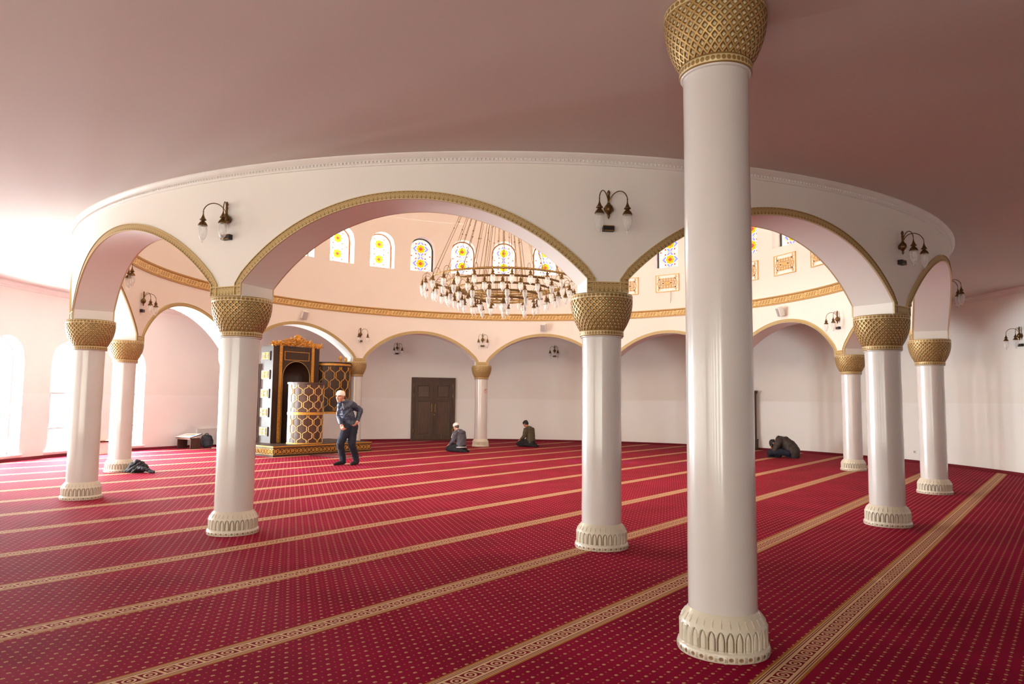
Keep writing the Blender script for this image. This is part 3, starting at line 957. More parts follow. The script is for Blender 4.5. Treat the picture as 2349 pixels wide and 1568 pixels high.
# ================================================================== prayer niche, platform, pulpits (local x along CU, y along CV)
PA = R(51.5)
def at_uv(u, v, z=0): return uv2(u, v, z)
def scroll_strip(b, x0, x1, z0, z1, y, ax='x', seed=1):
    """carved leaf scrolls: a running vine of spirals"""
    h = z1 - z0; zc = (z0 + z1) / 2; n = max(2, round((x1 - x0) / (h * 1.0))); st = (x1 - x0) / n
    def P(x, z, o=0): return (x, y - o, z) if ax == 'x' else (y - o, x, z)
    for ph in (0, pi): b.tube([P(x0 + (x1 - x0) * i / (n * 8), zc + h * .40 * cos(pi * i / 8 + ph), .004) for i in range(n * 8 + 1)], h * .06, 5)
    for k in range(n):
        cx = x0 + st * (k + .5); s = 1 if k % 2 else -1
        pts = []
        for i in range(16):
            t = i / 15; a = s * (t * 4.2 + 2.6); r = h * .40 * (1 - t * .72)
            pts.append(P(cx + r * cos(a), zc + r * sin(a), .006))
        b.tube(pts, [h * .085 * (1 - .4 * i / 15) for i in range(16)], 5)
        b.ball(P(cx, zc, .008), (h * .12,) * 3, 6)
        for q in range(5):
            a = 1.25 * q + k; rr = h * .30
            b.ball(P(cx + rr * cos(a) * 1.2, zc + rr * sin(a), .004), (h * .12, h * .06, h * .07) if ax == 'x' else (h * .06, h * .12, h * .07), 6)
pf = empty('pulpit_platform', at_uv(10.42, 16.0), PA, 'low dark wooden platform with a carved gold scroll front', 'platform')
PL, PD, PHT = 3.21, 2.0, .28
b = MB(); b.box((PL / 2, PD / 2, .025), (PL, PD, .05)); b.box((PL / 2, PD / 2, .13), (PL - .03, PD - .03, .18)); b.box((PL / 2, PD / 2, .245), (PL + .01, PD + .01, .07)); b.build('body', m_wood, pf, smooth=False)
b = MB()
for z in (.06, .205): b.box((PL / 2, .012, z), (PL, .012, .012)); b.box((.012, PD / 2, z), (.012, PD, .012)); b.box((PL - .012, PD / 2, z), (.012, PD, .012))
b.box((PL / 2, -.004, .255), (PL + .014, .014, .03)); b.box((-.004, PD / 2, .255), (.014, PD, .03)); b.box((PL + .004, PD / 2, .255), (.014, PD, .03))
b.build('gold_edging', m_gold, pf, smooth=False)
b = MB(); scroll_strip(b, .02, PL - .02, .07, .198, .014); b.build('front_scrollwork', m_gold, pf)
b = MB(); scroll_strip(b, .02, PD - .02, .07, .198, .014, 'y'); b.build('side_scrollwork', m_gold, pf)

nt = empty('prayer_niche', at_uv(11.0, 17.05, PHT), PA, 'tall dark wooden prayer niche with gold pilasters and a carved gold crest', 'prayer niche')
TW_, TD, TH = 1.5, .62, 2.66
NW, NSP = .44, 1.80                    # niche half width, springing
b = MB()
# front face with arched opening
def nz(x):
    x = x - TW_ / 2
    return NSP + sqrt(max(0, NW * NW - x * x)) if abs(x) < NW else 0
x0, x1 = TW_ / 2 - NW, TW_ / 2 + NW
b.grid(lambda i, j: (x0 * i, 0, TH * j), 1, 1); b.grid(lambda i, j: (x1 + (TW_ - x1) * i, 0, TH * j), 1, 1)
b.grid(lambda i, j: (x0 + (x1 - x0) * i, 0, nz(x0 + (x1 - x0) * i) + (TH - nz(x0 + (x1 - x0) * i)) * j), 24, 1)
b.box((TW_ / 2, TD / 2 + .005, TH - .02), (TW_, TD - .01, .04))
b.box((.012, TD / 2, TH / 2), (.024, TD - .002, TH)); b.box((TW_ - .012, TD / 2, TH / 2), (.024, TD - .002, TH)); b.box((TW_ / 2, TD - .01, TH / 2), (TW_, .02, TH))
b.build('casing', m_wood, nt, angle=30, recalc=False)
# recess: curved niche
b = MB()
def rec(i, j):
    t = pi * i; x = TW_ / 2 - NW * cos(t); y = .04 + .46 * sin(t)
    return (x, y, NSP * j)
b.grid(rec, 24, 4)
def rec2(i, j):
    t = pi * i; q = j * pi / 2
    return (TW_ / 2 - NW * cos(t) * cos(q), .04 + .46 * sin(t) * cos(q), NSP + NW * sin(q))
b.grid(rec2, 24, 10)
b.grid(lambda i, j: (TW_ / 2 - NW * cos(pi * i), .04 * j, NSP + NW * sin(pi * i)), 24, 1)
for x in (x0, x1): b.grid(lambda i, j: (x, .04 * i, NSP * j), 1, 1)
b.build('niche_recess', m_wood, nt)
b = MB(); b.tube([(x0, -.002, 0), (x0, -.002, NSP)] + [(TW_ / 2 - NW * cos(pi * i / 24), -.002, NSP + NW * sin(pi * i / 24)) for i in range(1, 24)] + [(x1, -.002, NSP), (x1, -.002, 0)], .006, 6)
b.build('arch_edging', m_goldf, nt)
for xx in (x0 - .08, x1 + .08):
    b = MB(); b.box((xx, -.012, TH / 2), (.085, .03, TH - .01))
    for i in range(60):
        z = .03 + (TH - .06) * i / 59
        for q in (-.022, .022): b.ball((xx + q, -.03, z), (.018, .012, .016), 6)
    b.build('pilaster', m_gold, nt, angle=45)
b = MB()
for z in (2.275, 2.505): b.box((TW_ / 2, -.006, z), (.80, .014, .014))
for s in (-1, 1): b.box((TW_ / 2 + s * .393, -.006, 2.39), (.014, .014, .23))
b.build('title_frame', m_gold, nt, smooth=False)
# carved crest
b = MB(); rr = random.Random(3)
for i in range(190):
    t = rr.uniform(-1, 1); hmax = .06 + .23 * max(0, 1 - abs(t / .8)) ** .9; z = rr.uniform(0, 1) * hmax
    x = TW_ / 2 + t * .80; a = rr.uniform(-.9, .9) - t * .9
    m = Matrix.Rotation(a, 3, 'Y')
    b.ball((x, rr.uniform(-.03, .03), TH + .01 + z), (rr.uniform(.04, .085), rr.uniform(.022, .04), rr.uniform(.016, .03)), 8, m=m)
for s in (-1, 1):
    for (cx, cz, r0, dr) in ((.16, .13, .085, 1), (.36, .085, .065, -1), (.55, .05, .05, 1), (.72, .035, .04, -1)):
        pts = []
        for i in range(18):
            t = i / 17; a = dr * (t * 6.5 + .5); r = r0 * (1 - .75 * t)
            pts.append((TW_ / 2 + s * (cx + r * cos(a)), -.025, TH + .01 + cz + r * sin(a)))
        b.tube(pts, [.018 * (1 - .5 * i / 17) for i in range(18)], 6)
    b.tube([(TW_ / 2 + s * .7, -.01, TH + .03), (TW_ / 2 + s * .78, -.015, TH + .05), (TW_ / 2 + s * .85, -.02, TH + .025), (TW_ / 2 + s * .89, -.02, TH + .035)], [.022, .02, .014, .005], 7)
b.ball((TW_ / 2, -.03, TH + .20), (.075, .05, .07), 12)
for k in range(7):
    a = R(-60 + 20 * k) + pi / 2; b.ball((TW_ / 2 + .10 * cos(a), -.02, TH + .20 + .10 * sin(a)), (.022, .03, .045), 8, m=Matrix.Rotation(-(a - pi / 2), 3, 'Y'))
b.build('crest', m_gold, nt)
for i in range(5):
    z = .31 + .515 * i
    b = MB(); b.box((-.014, TD * .52, z), (.028, .42, .25)); sp_ = b.build('side_panel', m_wood, nt, smooth=False)
    b = MB()
    for q in range(2):
        for w in range(2):
            cy, cz = TD * .52 - .08 + .16 * q, z - .05 + .10 * w
            b.tube([(-.033, cy + .06 * cos(2 * pi * k / 12), cz + .035 * sin(2 * pi * k / 12)) for k in range(13)], .011, 5)
            b.ball((-.033, cy, cz), (.01, .03, .02), 6)
    b.tube([(-.032, TD * .52 + .15 * sx, z + .09 * sz) for sx, sz in ((-1, -1), (1, -1), (1, 1), (-1, 1), (-1, -1))], .007, 5)
    b.build('panel_fretwork', m_goldf, sp_)
b = MB(); b.box((-.06, TD + .05, 1.08), (.12, .06, 2.16)); wg = b.build('side_wing', m_wood, nt, smooth=False)
b = MB(); b.box((-.115, TD + .015, 1.08), (.016, .016, 2.16)); b.build('wing_edging', m_gold, wg, smooth=False)

def lattice(b, r, z0, z1, a0, a1, ncol, nrow, th=.011):
    """mirrored ogee lines wrapping a cylinder"""
    dA = (a1 - a0) / ncol
    def sh(t):      # stepped ogee, -1..1
        s = sin(2 * pi * t); return (abs(s) ** .75 * (1 if s > 0 else -1)) * .82 + .16 * sin(6 * pi * t)
    for k in range(ncol + 1):
        sg = 1 if k % 2 else -1
        pts = []
        N = int(nrow * 28)
        for i in range(N + 1):
            t = i / N; z = z0 + (z1 - z0) * t
            a = a0 + dA * k + sg * dA * .495 * sh(t * nrow + .25)
            a = min(a1, max(a0, a)); pts.append((r * cos(a), r * sin(a), z))
        b.tube(pts, th, 6)
# round lower pulpit (half drum with a flat back)
LR = .47
def half_drum(name, parent, r, z0, z1, mat, a0=R(180), a1=R(360), back=.14):
    b = MB()
    pts = [(r * cos(a0 + (a1 - a0) * i / 32), r * sin(a0 + (a1 - a0) * i / 32)) for i in range(33)] + [(r, back), (-r, back)]
    n = len(pts); lo = [b.vert((x, y, z0)) for x, y in pts]; hi = [b.vert((x, y, z1)) for x, y in pts]
    for i in range(n): b.face((lo[i], lo[(i + 1) % n], hi[(i + 1) % n], hi[i]))
    b.face(lo[::-1]); b.face(hi)
    return b.build(name, mat, parent, angle=30)
lp = empty('round_pulpit', at_uv(11.72, 16.53, PHT), PA, 'waist-high round wooden pulpit with gold ogee lattice, standing on the platform', 'pulpit')
half_drum('drum', lp, LR, 0, 1.62, m_woodr)
b = MB(); lattice(b, LR + .004, .04, .76, R(181), R(359), 10, 2); b.build('lower_lattice', m_goldf, lp)
b = MB(); lattice(b, LR + .004, .86, 1.58, R(181), R(359), 10, 2); b.build('upper_lattice', m_goldf, lp)
for nm, z0, z1, o in (('mid_band', .775, .845, .012), ('foot_band', 0, .03, .01), ('top_rail', 1.60, 1.65, .03)):
    half_drum(nm, lp, LR + o, z0, z1, m_woodr if nm == 'top_rail' else m_gold)
bp = empty('pulpit_balcony', at_uv(13.10, 17.25, 1.06), PA, 'raised dark round pulpit balcony with gold lattice and egg finials beside the niche', 'pulpit')
BR = .53
half_drum('drum', bp, BR, .06, 1.42, m_wood, back=.30)
b = MB(); lattice(b, BR + .004, .09, 1.36, R(183), R(357), 10, 2.5); b.build('lattice', m_gold, bp)
half_drum('bottom_rail', bp, BR + .02, 0, .06, m_gold, back=.30)
half_drum('cornice', bp, BR + .02, 1.40, 1.46, m_gold, back=.30)
half_drum('top_rail', bp, BR + .035, 1.46, 1.50, m_wood, back=.30)
b = MB(); b.box((-BR - .02, .12, .72), (.04, .36, 1.56)); b.build('side_post', m_wood, bp, smooth=False)
b = MB(); b.box((-BR + .0, -.0, .74), (.016, .03, 1.36)); b.build('post_edging', m_gold, bp, smooth=False)
for (x, y) in ((-BR, .02), (-.08, -BR + .04), (BR - .06, -.05)):
    b = MB(); b.lathe([(.001, 0), (.05, 0), (.05, .015), (.022, .03), (.02, .045), (.04, .065), (.052, .10), (.045, .14), (.025, .175), (.001, .19)], 14, c=(x, y, 1.50)); b.build('finial', m_gold, bp)

# ================================================================== small furnishings
# low desk, papers, bag, wall hatch
dk = empty('low_desk', (-9.40, 20.80, 0), R(-25), 'small low brown reading desk by the wall left of the niche', 'desk')
b = MB()
for s in (-1, 1):
    b = MB(); b.box((s * .26, 0, .158), (.02, .34, .316)); b.build('side_board', m_desk, dk, smooth=False)
tilt = Matrix.Rotation(R(13), 3, 'X')
b = MB(); b.box((0, 0, .375), (.60, .44, .02), m=tilt); b.build('desk_top', m_desk, dk, smooth=False)
b = MB(); b.box((0, -.17, .295), (.50, .016, .03)); b.build('front_rail', m_deskedge, dk, smooth=False)
def flat(name, p, d, rz, mat, label, cat, group=None):
    b = MB(); b.box((0, 0, d[2] / 2), d); o = b.build(name, mat, None, smooth=False); o.location = p; o.rotation_euler = (0, 0, rz)
    return tag(o, label, cat, group)
DM = Matrix.Translation((-9.40, 20.80, 0)) @ Matrix.Rotation(R(-25), 4, 'Z') @ Matrix.Translation((0, 0, .375)) @ Matrix.Rotation(R(13), 4, 'X')
def on_desk(x, y, k, d, rz, mat, label):
    o = flat('paper_sheet', (0, 0, 0), d, 0, mat, label, 'paper'); o.matrix_world = DM @ Matrix.Translation((x, y, .0105 + .0045 * k)) @ Matrix.Rotation(rz, 4, 'Z')
on_desk(-.02, -.01, 0, (.62, .43, .003), 0, m_paper, 'large white sheet covering the low desk')
on_desk(.02, .06, 1, (.30, .09, .003), R(18), m_orange, 'orange sheet lying on the low desk')
on_desk(.17, -.02, 1, (.16, .13, .003), R(-12), m_blue, 'pale blue sheet lying on the low desk')
flat('paper_sheet', Vector((-8.72, 21.25, .001)), (.36, .22, .008), R(20), m_paper, 'white paper on the carpet right of the low desk', 'paper')

def fuse(name, blobs, voxel, mat, parent=None, smooth=6, wrinkle=None):
    """blobs: list of (centre, radii, rotation) ellipsoids fused into one continuous surface"""
    b = MB()
    for c, r, m in blobs: b.ball(tuple(c), tuple(r), 14, m=m)
    me = bpy.data.meshes.new('tmp'); me.from_pydata(b.v, [], b.f)
    o = bpy.data.objects.new('tmp', me); COL.objects.link(o)
    q = o.modifiers.new('r', 'REMESH'); q.mode = 'VOXEL'; q.voxel_size = voxel
    q = o.modifiers.new('s', 'SMOOTH'); q.factor = .5; q.iterations = smooth
    dg = bpy.context.evaluated_depsgraph_get(); dg.update()
    m2 = bpy.data.meshes.new_from_object(o.evaluated_get(dg)); bpy.data.objects.remove(o); bpy.data.meshes.remove(me)
    if wrinkle:
        amp, sc = wrinkle; m2.update()
        ns = [Vector(v.normal) for v in m2.vertices]
        for v, nn in zip(m2.vertices, ns):
            p = Vector(v.co); d = 1 - abs(noise.noise(p * sc + Vector((3, 1, 7)))) * 2
            d += .5 * (1 - abs(noise.noise(p * sc * 2.3)) * 2)
            v.co = p + nn * amp * (d - .7)
    m2.name = name; m2.materials.clear(); m2.materials.append(mat)
    m2.polygons.foreach_set('use_smooth', [True] * len(m2.polygons)); m2.update()
    return link(bpy.data.objects.new(name, m2), parent)
def chain(pts, rad, sx=(1, 1, 1), m=None, step=.35):
    """overlapping ellipsoids along a polyline"""
    out = []; pts = [Vector(p) for p in pts]
    for k in range(len(pts) - 1):
        a, c = pts[k], pts[k + 1]; r0, r1 = rad[k], rad[k + 1]; L = (c - a).length
        n = max(1, int(L / (step * min(r0, r1))))
        for i in range(n + (1 if k == len(pts) - 2 else 0)):
            t = i / n; r = r0 + (r1 - r0) * t
            out.append((a.lerp(c, t), (r * sx[0], r * sx[1], r * sx[2]), m))
    return out

m_bag = plain('black_nylon', rgb(40, 40, 46), .7, vary=.2, scale=30)
bg_ = empty('backpack', (-9.08, 21.26, 0), R(30), 'black backpack leaning behind the low desk', 'bag')
fuse('bag_body', [(Vector((0, 0, .17)), (.20, .12, .17), None), (Vector((0, 0, .27)), (.17, .10, .13), None), (Vector((.03, -.09, .12)), (.14, .07, .11), None)], .012, m_bag, bg_, 6, (.008, 12))
b = MB(); b.tube([(-.05, .0, .39), (-.03, 0, .425), (.03, 0, .425), (.05, 0, .39)], .012, 6); b.build('carry_handle', m_black, bg_)
b = MB(); b.tube([(-.12, -.08, .33), (-.15, -.15, .2), (-.12, -.14, .06)], .014, 6); b.build('shoulder_strap', m_black, bg_)

p = wall(143.2, WR, 0); hp = empty('access_panel', p, facing(Vector((OC.x - p.x, OC.y - p.y)) if p.y > OC.y else Vector((1 if p.x < 0 else -1, 0))), 'low white framed hatch panel on the wall beside the low desk', 'panel')
b = MB(); b.box((0, .02, .30), (1.16, .03, .50)); b.build('hatch_door', m_white, hp, smooth=False)
b = MB()
for s in (-1, 1): b.box((s * .60, .025, .29), (.05, .05, .54))
b.box((0, .025, .545), (1.25, .05, .04)); b.build('hatch_frame', m_cream, hp, smooth=False)
b = MB(); b.ball((-.28, .04, .48), .014, 8); b.build('knob', m_black, hp)

# low ledge cabinet between the left windows with a book
p = wall(163.0, WR - .02, 0); lc_ = empty('low_cabinet', p, facing(Vector((OC.x - p.x, OC.y - p.y)) if p.y > OC.y else Vector((1 if p.x < 0 else -1, 0))), 'low white cabinet with a brown top under the left windows', 'cabinet')
b = MB(); b.box((0, .13, .15), (.72, .22, .30)); b.build('body', m_white, lc_, smooth=False)
b = MB(); b.box((0, .135, .32), (.78, .26, .04)); b.build('wooden_top', m_woodr, lc_, smooth=False)
q = p + (Vector((OC.x, OC.y, 0)) - p).normalized() * .14
bk = empty('book', q + Vector((0, 0, .3415)), facing(Vector((OC.x - p.x, OC.y - p.y)) if p.y > OC.y else Vector((1 if p.x < 0 else -1, 0))), 'pale book lying on the low white cabinet', 'book')
b = MB(); b.box((0, 0, .004), (.26, .18, .006)); b.box((0, 0, .042), (.26, .18, .006)); b.box((.127, 0, .023), (.006, .18, .04)); b.build('cover', m_goldf, bk, smooth=False)
b = MB(); b.box((-.004, 0, .023), (.245, .17, .030)); b.build('page_block', m_paper, bk, smooth=False)

# bookcase edge behind the tall column
p = wall(45.6, WR - .01, 0); bc = empty('bookcase', p, facing(Vector((OC.x - p.x, OC.y - p.y)) if p.y > OC.y else Vector((1 if p.x < 0 else -1, 0))), 'tall dark wooden bookcase at the far wall, only its edge showing beside the tall column', 'bookcase')
b = MB(); b.box((0, .16, .97), (.98, .26, 1.74)); b.build('carcass', m_door, bc, smooth=False)
b = MB(); b.box((0, .165, 1.87), (1.06, .32, .06)); b.box((0, .16, 1.82), (1.02, .29, .05)); b.build('cornice', m_door, bc, smooth=False)
b = MB(); b.box((0, .165, .16), (1.06, .31, .32)); b.box((0, .168, .33), (1.09, .325, .03)); b.box((0, .17, .03), (1.1, .33, .06)); b.build('plinth', m_door, bc, smooth=False)
for s in (-1, 1):
    b = MB(); b.box((s * .24, .30, 1.08), (.45, .03, 1.36)); dr = b.build('cabinet_door', m_door, bc, smooth=False)
    b = MB(); b.ball((s * .05, .325, 1.0), .014, 8); b.build('knob', m_brassb, dr)

# sockets
def socket(a, z, label):
    p = wall(a, WR, z); o = empty('wall_socket', p, facing(Vector((OC.x - p.x, OC.y - p.y)) if p.y > OC.y else Vector((1 if p.x < 0 else -1, 0))), label, 'socket', 'white wall sockets')
    b = MB(); b.box((0, .006, 0), (.085, .012, .085)); b.build('plate', m_white, o, smooth=False)
    b = MB(); b.lathe([(.001, 0), (.022, 0), (.024, .003)], 12, c=(0, .0125, 0), m=Matrix.Rotation(R(-90), 3, 'X')); b.build('outlet', m_grey, o)
socket(86.2, .20, 'white socket low on the far wall beside the man in the olive sweater')
socket(16.5, .28, 'white socket low on the right wall between two columns')

# no-entry style round sticker on the far column: red ring, slash, dark figure
M = Mat('prohibition_sticker'); u, v, w = M.tc('UV')
x = u - .5; y = v - .5; d = length(x, y)
ring_ = d.near(.42, .055); slash = (x + y).abs().lt(.05) * d.lt(.42)
fig = ((x + .02).abs().lt(.09) * (y - .02).abs().lt(.2)).mx(length(x - .03, y - .22).lt(.07)) * (1 - (x - y).abs().lt(.03))
c = M.mix(fig * d.lt(.36), rgb(236, 226, 218), rgb(60, 40, 40)); c = M.mix(ring_.mx(slash), c, rgb(186, 44, 44)); M.color(c); M.set(Roughness=.4)
cp = ring(210, RR, 0); base = atan2(-cp.y, -cp.x)
b = MB(); c0 = b.vert((0, 0, 0)); aa = base + R(47); rs = .2095; zz = 1.80; rad = .075
b.v[0] = (rs * cos(aa), rs * sin(aa), zz); ids = []; uvs = []
for i in range(28):
    t = 2 * pi * i / 28; ang = aa + rad * cos(t) / rs; ids.append(b.vert((rs * cos(ang), rs * sin(ang), zz + rad * sin(t)))); uvs.append((.5 + .5 * cos(t), .5 + .5 * sin(t)))
for i in range(28): b.face((c0, ids[i], ids[(i + 1) % 28]), 0, [(.5, .5), uvs[i], uvs[(i + 1) % 28]])
o = b.build('prohibition_sign', M.m); o.location = cp
tag(o, 'round white sticker with red ring and slash on the slender far column', 'sign')

# rug and microphone stand before the platform
M = Mat('small_rug'); x, y, z = M.tc('Object')
e = (x.abs() - .36).mx(y.abs() - .65).gt(-.05); pt_ = ((x * 34).sin() * (y * 34).sin()).gt(.25)
c = M.mix(pt_, rgb(132, 40, 46), rgb(92, 34, 40)); c = M.mix(e, c, rgb(62, 30, 32)); M.color(c); M.set(Roughness=.95)
b = MB(); b.box((0, 0, .006), (.72, 1.30, .012)); o = b.build('small_rug', M.m, smooth=False); o.location = at_uv(11.80, 15.28, .001); o.rotation_euler = (0, 0, PA + R(2))
tag(o, 'small dark red rug on the carpet in front of the platform', 'rug')
ms = empty('microphone_stand', at_uv(12.50, 15.62, .0), PA + .4, 'low black tripod microphone stand behind the standing man', 'stand')
b = MB(); b.tube([(0, 0, .10), (0, 0, .52)], .010, 8); b.build('pole', m_black, ms)
for k in range(3):
    t = 2 * pi * k / 3; b = MB(); b.tube([(0, 0, .14), (.26 * cos(t), .26 * sin(t), .012)], .010, 6); b.build('leg', m_black, ms)
b = MB(); b.tube([(0, 0, .52), (.05, 0, .60)], .009, 8); b.ball((.062, 0, .62), (.024, .024, .03), 10); b.build('microphone', m_black, ms)

# dropped jacket at the left column
m_coat = plain('dark_padded_jacket', rgb(36, 37, 42), .6, vary=.25, scale=14)
jx = empty('jacket', (-7.36, 14.16, 0), 0, 'crumpled dark jacket lying on the carpet against the left column', 'jacket')
jx.scale = (.8, .8, .8)
jb = [(Vector((-.06, .02, .07)), (.24, .17, .075), None), (Vector((-.12, .03, .14)), (.15, .13, .10), Matrix.Rotation(R(30), 3, 'Y')), (Vector((.06, .05, .12)), (.13, .10, .09), Matrix.Rotation(R(-30), 3, 'Y'))]
for (p0, p1, p2, r0) in (((-.28, -.10, .05), (-.14, -.12, .17), (-.04, -.02, .27), .032), ((-.20, -.16, .04), (-.04, -.13, .15), (.05, .0, .25), .030), ((-.08, -.17, .03), (.04, -.10, .14), (.12, .02, .21), .030),
                         ((-.26, .04, .06), (-.14, .02, .22), (-.04, .0, .29), .034), ((-.02, -.02, .28), (.08, .02, .24), (.19, .04, .14), .034), ((.02, .08, .24), (.12, .10, .16), (.2, .1, .05), .03)):
    jb += chain([p0, p1, p2], [r0, r0 * 1.1, r0])
fuse('jacket_body', jb, .009, m_coat, jx, 2, (.014, 13))
fuse('sleeve', chain([(.04, -.10, .13), (.18, -.13, .11), (.30, -.10, .065), (.36, -.12, .045)], [.055, .06, .05, .042], (1, 1, .8)), .009, m_coat, jx, 2, (.014, 20))
fuse('sleeve_cuff', chain([(.35, -.12, .045), (.43, -.13, .035)], [.046, .036]), .008, m_coat, jx, 2, (.006, 25))
fuse('collar', chain([(-.12, .03, .27), (-.05, -.04, .30), (.03, -.03, .29)], [.022, .03, .022]), .008, m_coat, jx, 2, (.008, 22))

# ================================================================== people
m_skin = plain('skin', rgb(196, 142, 116), .55, vary=.06, scale=20, Subsurface_Weight=.0)
m_skin2 = plain('tanned_skin', rgb(176, 112, 84), .55, vary=.06, scale=20)
m_jeans = plain('dark_navy_denim', rgb(19, 23, 42), .85, vary=.25, scale=20, bump=.3)
m_navy = plain('dark_navy_quilted_jacket', rgb(44, 52, 72), .45, vary=.2, scale=16)
m_cap = plain('white_knit_cap', rgb(232, 222, 212), .9, vary=.04, scale=60, bump=.4)
m_hairg = plain('grey_hair', rgb(90, 82, 76), .8, vary=.2, scale=60)
m_hairb = plain('black_hair', rgb(24, 20, 20), .7, vary=.2, scale=60)
m_sock = plain('black_socks', rgb(18, 18, 22), .9, vary=.15)
m_gjack = plain('grey_hooded_jacket', rgb(80, 78, 88), .7, vary=.12, scale=18)
m_stripe = plain('white_stripe', rgb(225, 225, 228), .7, vary=.03)
m_olive = plain('olive_sweater', rgb(80, 70, 50), .9, vary=.12, scale=30, bump=.3)
m_trous = plain('black_trousers', rgb(26, 24, 28), .85, vary=.2, scale=16)
m_brown = plain('dark_brown_coat', rgb(58, 48, 44), .75, vary=.18, scale=14)
m_eye = plain('dark_eye', rgb(40, 28, 22), .3, vary=.05)

def head_blobs(c, m, s=1.0):
    """c centre, m 3x3 rotation (local x = face direction, z = up)"""
    def P(x, y, z): return c + m @ (Vector((x, y, z)) * s)
    def E(x, y, z, r, mm=None): return (P(x, y, z), tuple(q * s for q in r), m if mm is None else m @ mm)
    out = [E(-.012, 0, .035, (.098, .078, .088)), E(.03, 0, -.03, (.066, .062, .085)), E(.045, 0, -.085, (.038, .042, .032)), E(-.01, 0, -.03, (.07, .066, .06)),
           E(.096, 0, -.012, (.02, .013, .026), Matrix.Rotation(R(-25), 3, 'Y')), E(.088, 0, .018, (.016, .011, .03)), E(.08, 0, .032, (.016, .05, .012)),
           E(.086, 0, -.057, (.014, .026, .008)), E(.084, 0, -.072, (.013, .022, .008)), E(.066, .036, -.018, (.022, .022, .02)), E(.066, -.036, -.018, (.022, .022, .02))]
    for sy in (-1, 1): out.append(E(-.012, sy * .077, -.005, (.02, .011, .032)))
    return out, P
def face_parts(P, m, s, parent, eyes=True, moustache=None, brow=m_hairg):
    if eyes:
        for sy in (-1, 1):
            b = MB(); b.ball(tuple(P(.072, sy * .031, .012)), tuple(q * s for q in (.010, .012, .0065)), 10, m=m); b.build('eye', m_eye, parent)
            b = MB(); b.ball(tuple(P(.082, sy * .032, .034)), tuple(q * s for q in (.009, .021, .0045)), 8, m=m); b.build('eyebrow', brow, parent)
    if moustache:
        b = MB(); b.ball(tuple(P(.094, 0, -.044)), tuple(q * s for q in (.012, .03, .008)), 10, m=m); b.build('moustache', moustache, parent)
def cap_mesh(name, P, m, s, mat, parent, z=.055, r=(.109, .091, .102), tilt=0):
    b = MB(); prof = [(1.0, -.05), (1.02, .0), (1.0, .2), (.93, .5), (.75, .78), (.45, .95), (.15, 1.0), (.001, 1.0)]
    S = m @ Matrix.Rotation(tilt, 3, 'Y') @ Matrix.Diagonal(Vector((r[0] * s, r[1] * s, r[2] * s)))
    b.lathe(prof, 24, c=tuple(P(-.014, 0, z - .03)), m=S); o = b.build(name, mat, parent)
    return o
def hair_mesh(name, P, m, s, mat, parent, back=True, top=True):
    bl = []
    def E(x, y, z, r): bl.append((P(x, y, z), tuple(q * s for q in r), m))
    if top: E(-.016, 0, .05, (.103, .083, .082)); E(.02, 0, .07, (.075, .07, .06))
    E(-.045, 0, .01, (.07, .078, .07)); E(-.05, 0, -.03, (.052, .066, .045))
    for sy in (-1, 1): E(-.03, sy * .055, .0, (.035, .026, .05))
    return fuse(name, bl, .009 * s, mat, parent, 3, (.003, 60))
def hand_blobs(w, d, n, side, s=1.0, curl=.7):
    """w wrist, d finger direction, n palm normal (out of the back of the hand), side +1/-1: where the thumb sits"""
    d = Vector(d).normalized(); n = Vector(n); n = (n - d * n.dot(d)).normalized(); t = d.cross(n) * side; w = Vector(w)
    out = []
    out += chain([w - d * .02, w + d * .02], [.027 * s, .030 * s])
    for k in range(4):
        off = (k - 1.5) * .0215 * s
        out += chain([w + d * .015 + t * off * .6, w + d * .085 * s + t * off], [.0155 * s, .0105 * s])
        L = (.038, .045, .042, .033)[k if side > 0 else 3 - k] * s
        p0 = w + d * .088 * s + t * off; a = curl
        d1 = d * cos(a) - n * sin(a); d2 = d * cos(2.1 * a) - n * sin(2.1 * a)
        p1 = p0 + d1 * L; p2 = p1 + d2 * L * .85
        out += chain([p0, p1, p2], [.0090 * s, .0082 * s, .0072 * s])
    b0 = w + d * .02 + t * .028 * s
    b1 = b0 + (d * .6 + t * .6 - n * .35).normalized() * .042 * s; b2 = b1 + (d * .9 + t * .1 - n * .4).normalized() * .032 * s
    out += chain([b0, b1, b2], [.0145 * s, .0115 * s, .009 * s])
    return out
def rot_face(yaw, pitch=0, roll=0):     # face looks along +x turned by yaw, pitched down by pitch
    return (Matrix.Rotation(yaw, 3, 'Z') @ Matrix.Rotation(pitch, 3, 'Y') @ Matrix.Rotation(roll, 3, 'X'))

# ---- the standing man (coordinates: x right, y away from the camera, z up; origin on the carpet)
man = empty('person', (-3.66, 16.25, 0), atan2(-3.66, 16.25) * -1 * -1 * 0 + R(12.7), 'man in navy jacket, dark jeans and white cap, leaning forward with bent knees', 'person')
hc = Vector((-.255, -.07, 1.545)); hm = rot_face(R(-122), R(4), R(-4))
bl, P = head_blobs(hc, hm, 1.08)
bl += chain([(-.17, .0, 1.40), (-.225, -.04, 1.48)], [.062, .056])
bl += chain([(-.12, .05, 1.36), (-.07, .06, 1.15), (-.01, .08, .92)], [.10, .11, .115], (1, .8, 1))
armL = [(.0, .02, 1.36), (.195, .12, 1.235), (.155, .03, 1.02)]     # his left arm, right in the picture
armR = [(-.24, .02, 1.34), (-.27, .12, 1.10), (-.215, -.07, .93)]
bl += chain(armL, [.05, .04, .028]) + chain(armR, [.05, .04, .028])
bl += hand_blobs((.145, .01, .985), (-.45, -.30, -.75), (.65, -.25, -.2), -1, 1.12, .55)
bl += hand_blobs((-.215, -.085, .915), (.35, -.35, -.80), (-.6, -.6, .1), 1, 1.12, .8)
legR = [(-.08, .03, .86), (-.225, -.05, .475), (-.155, .06, .075)]
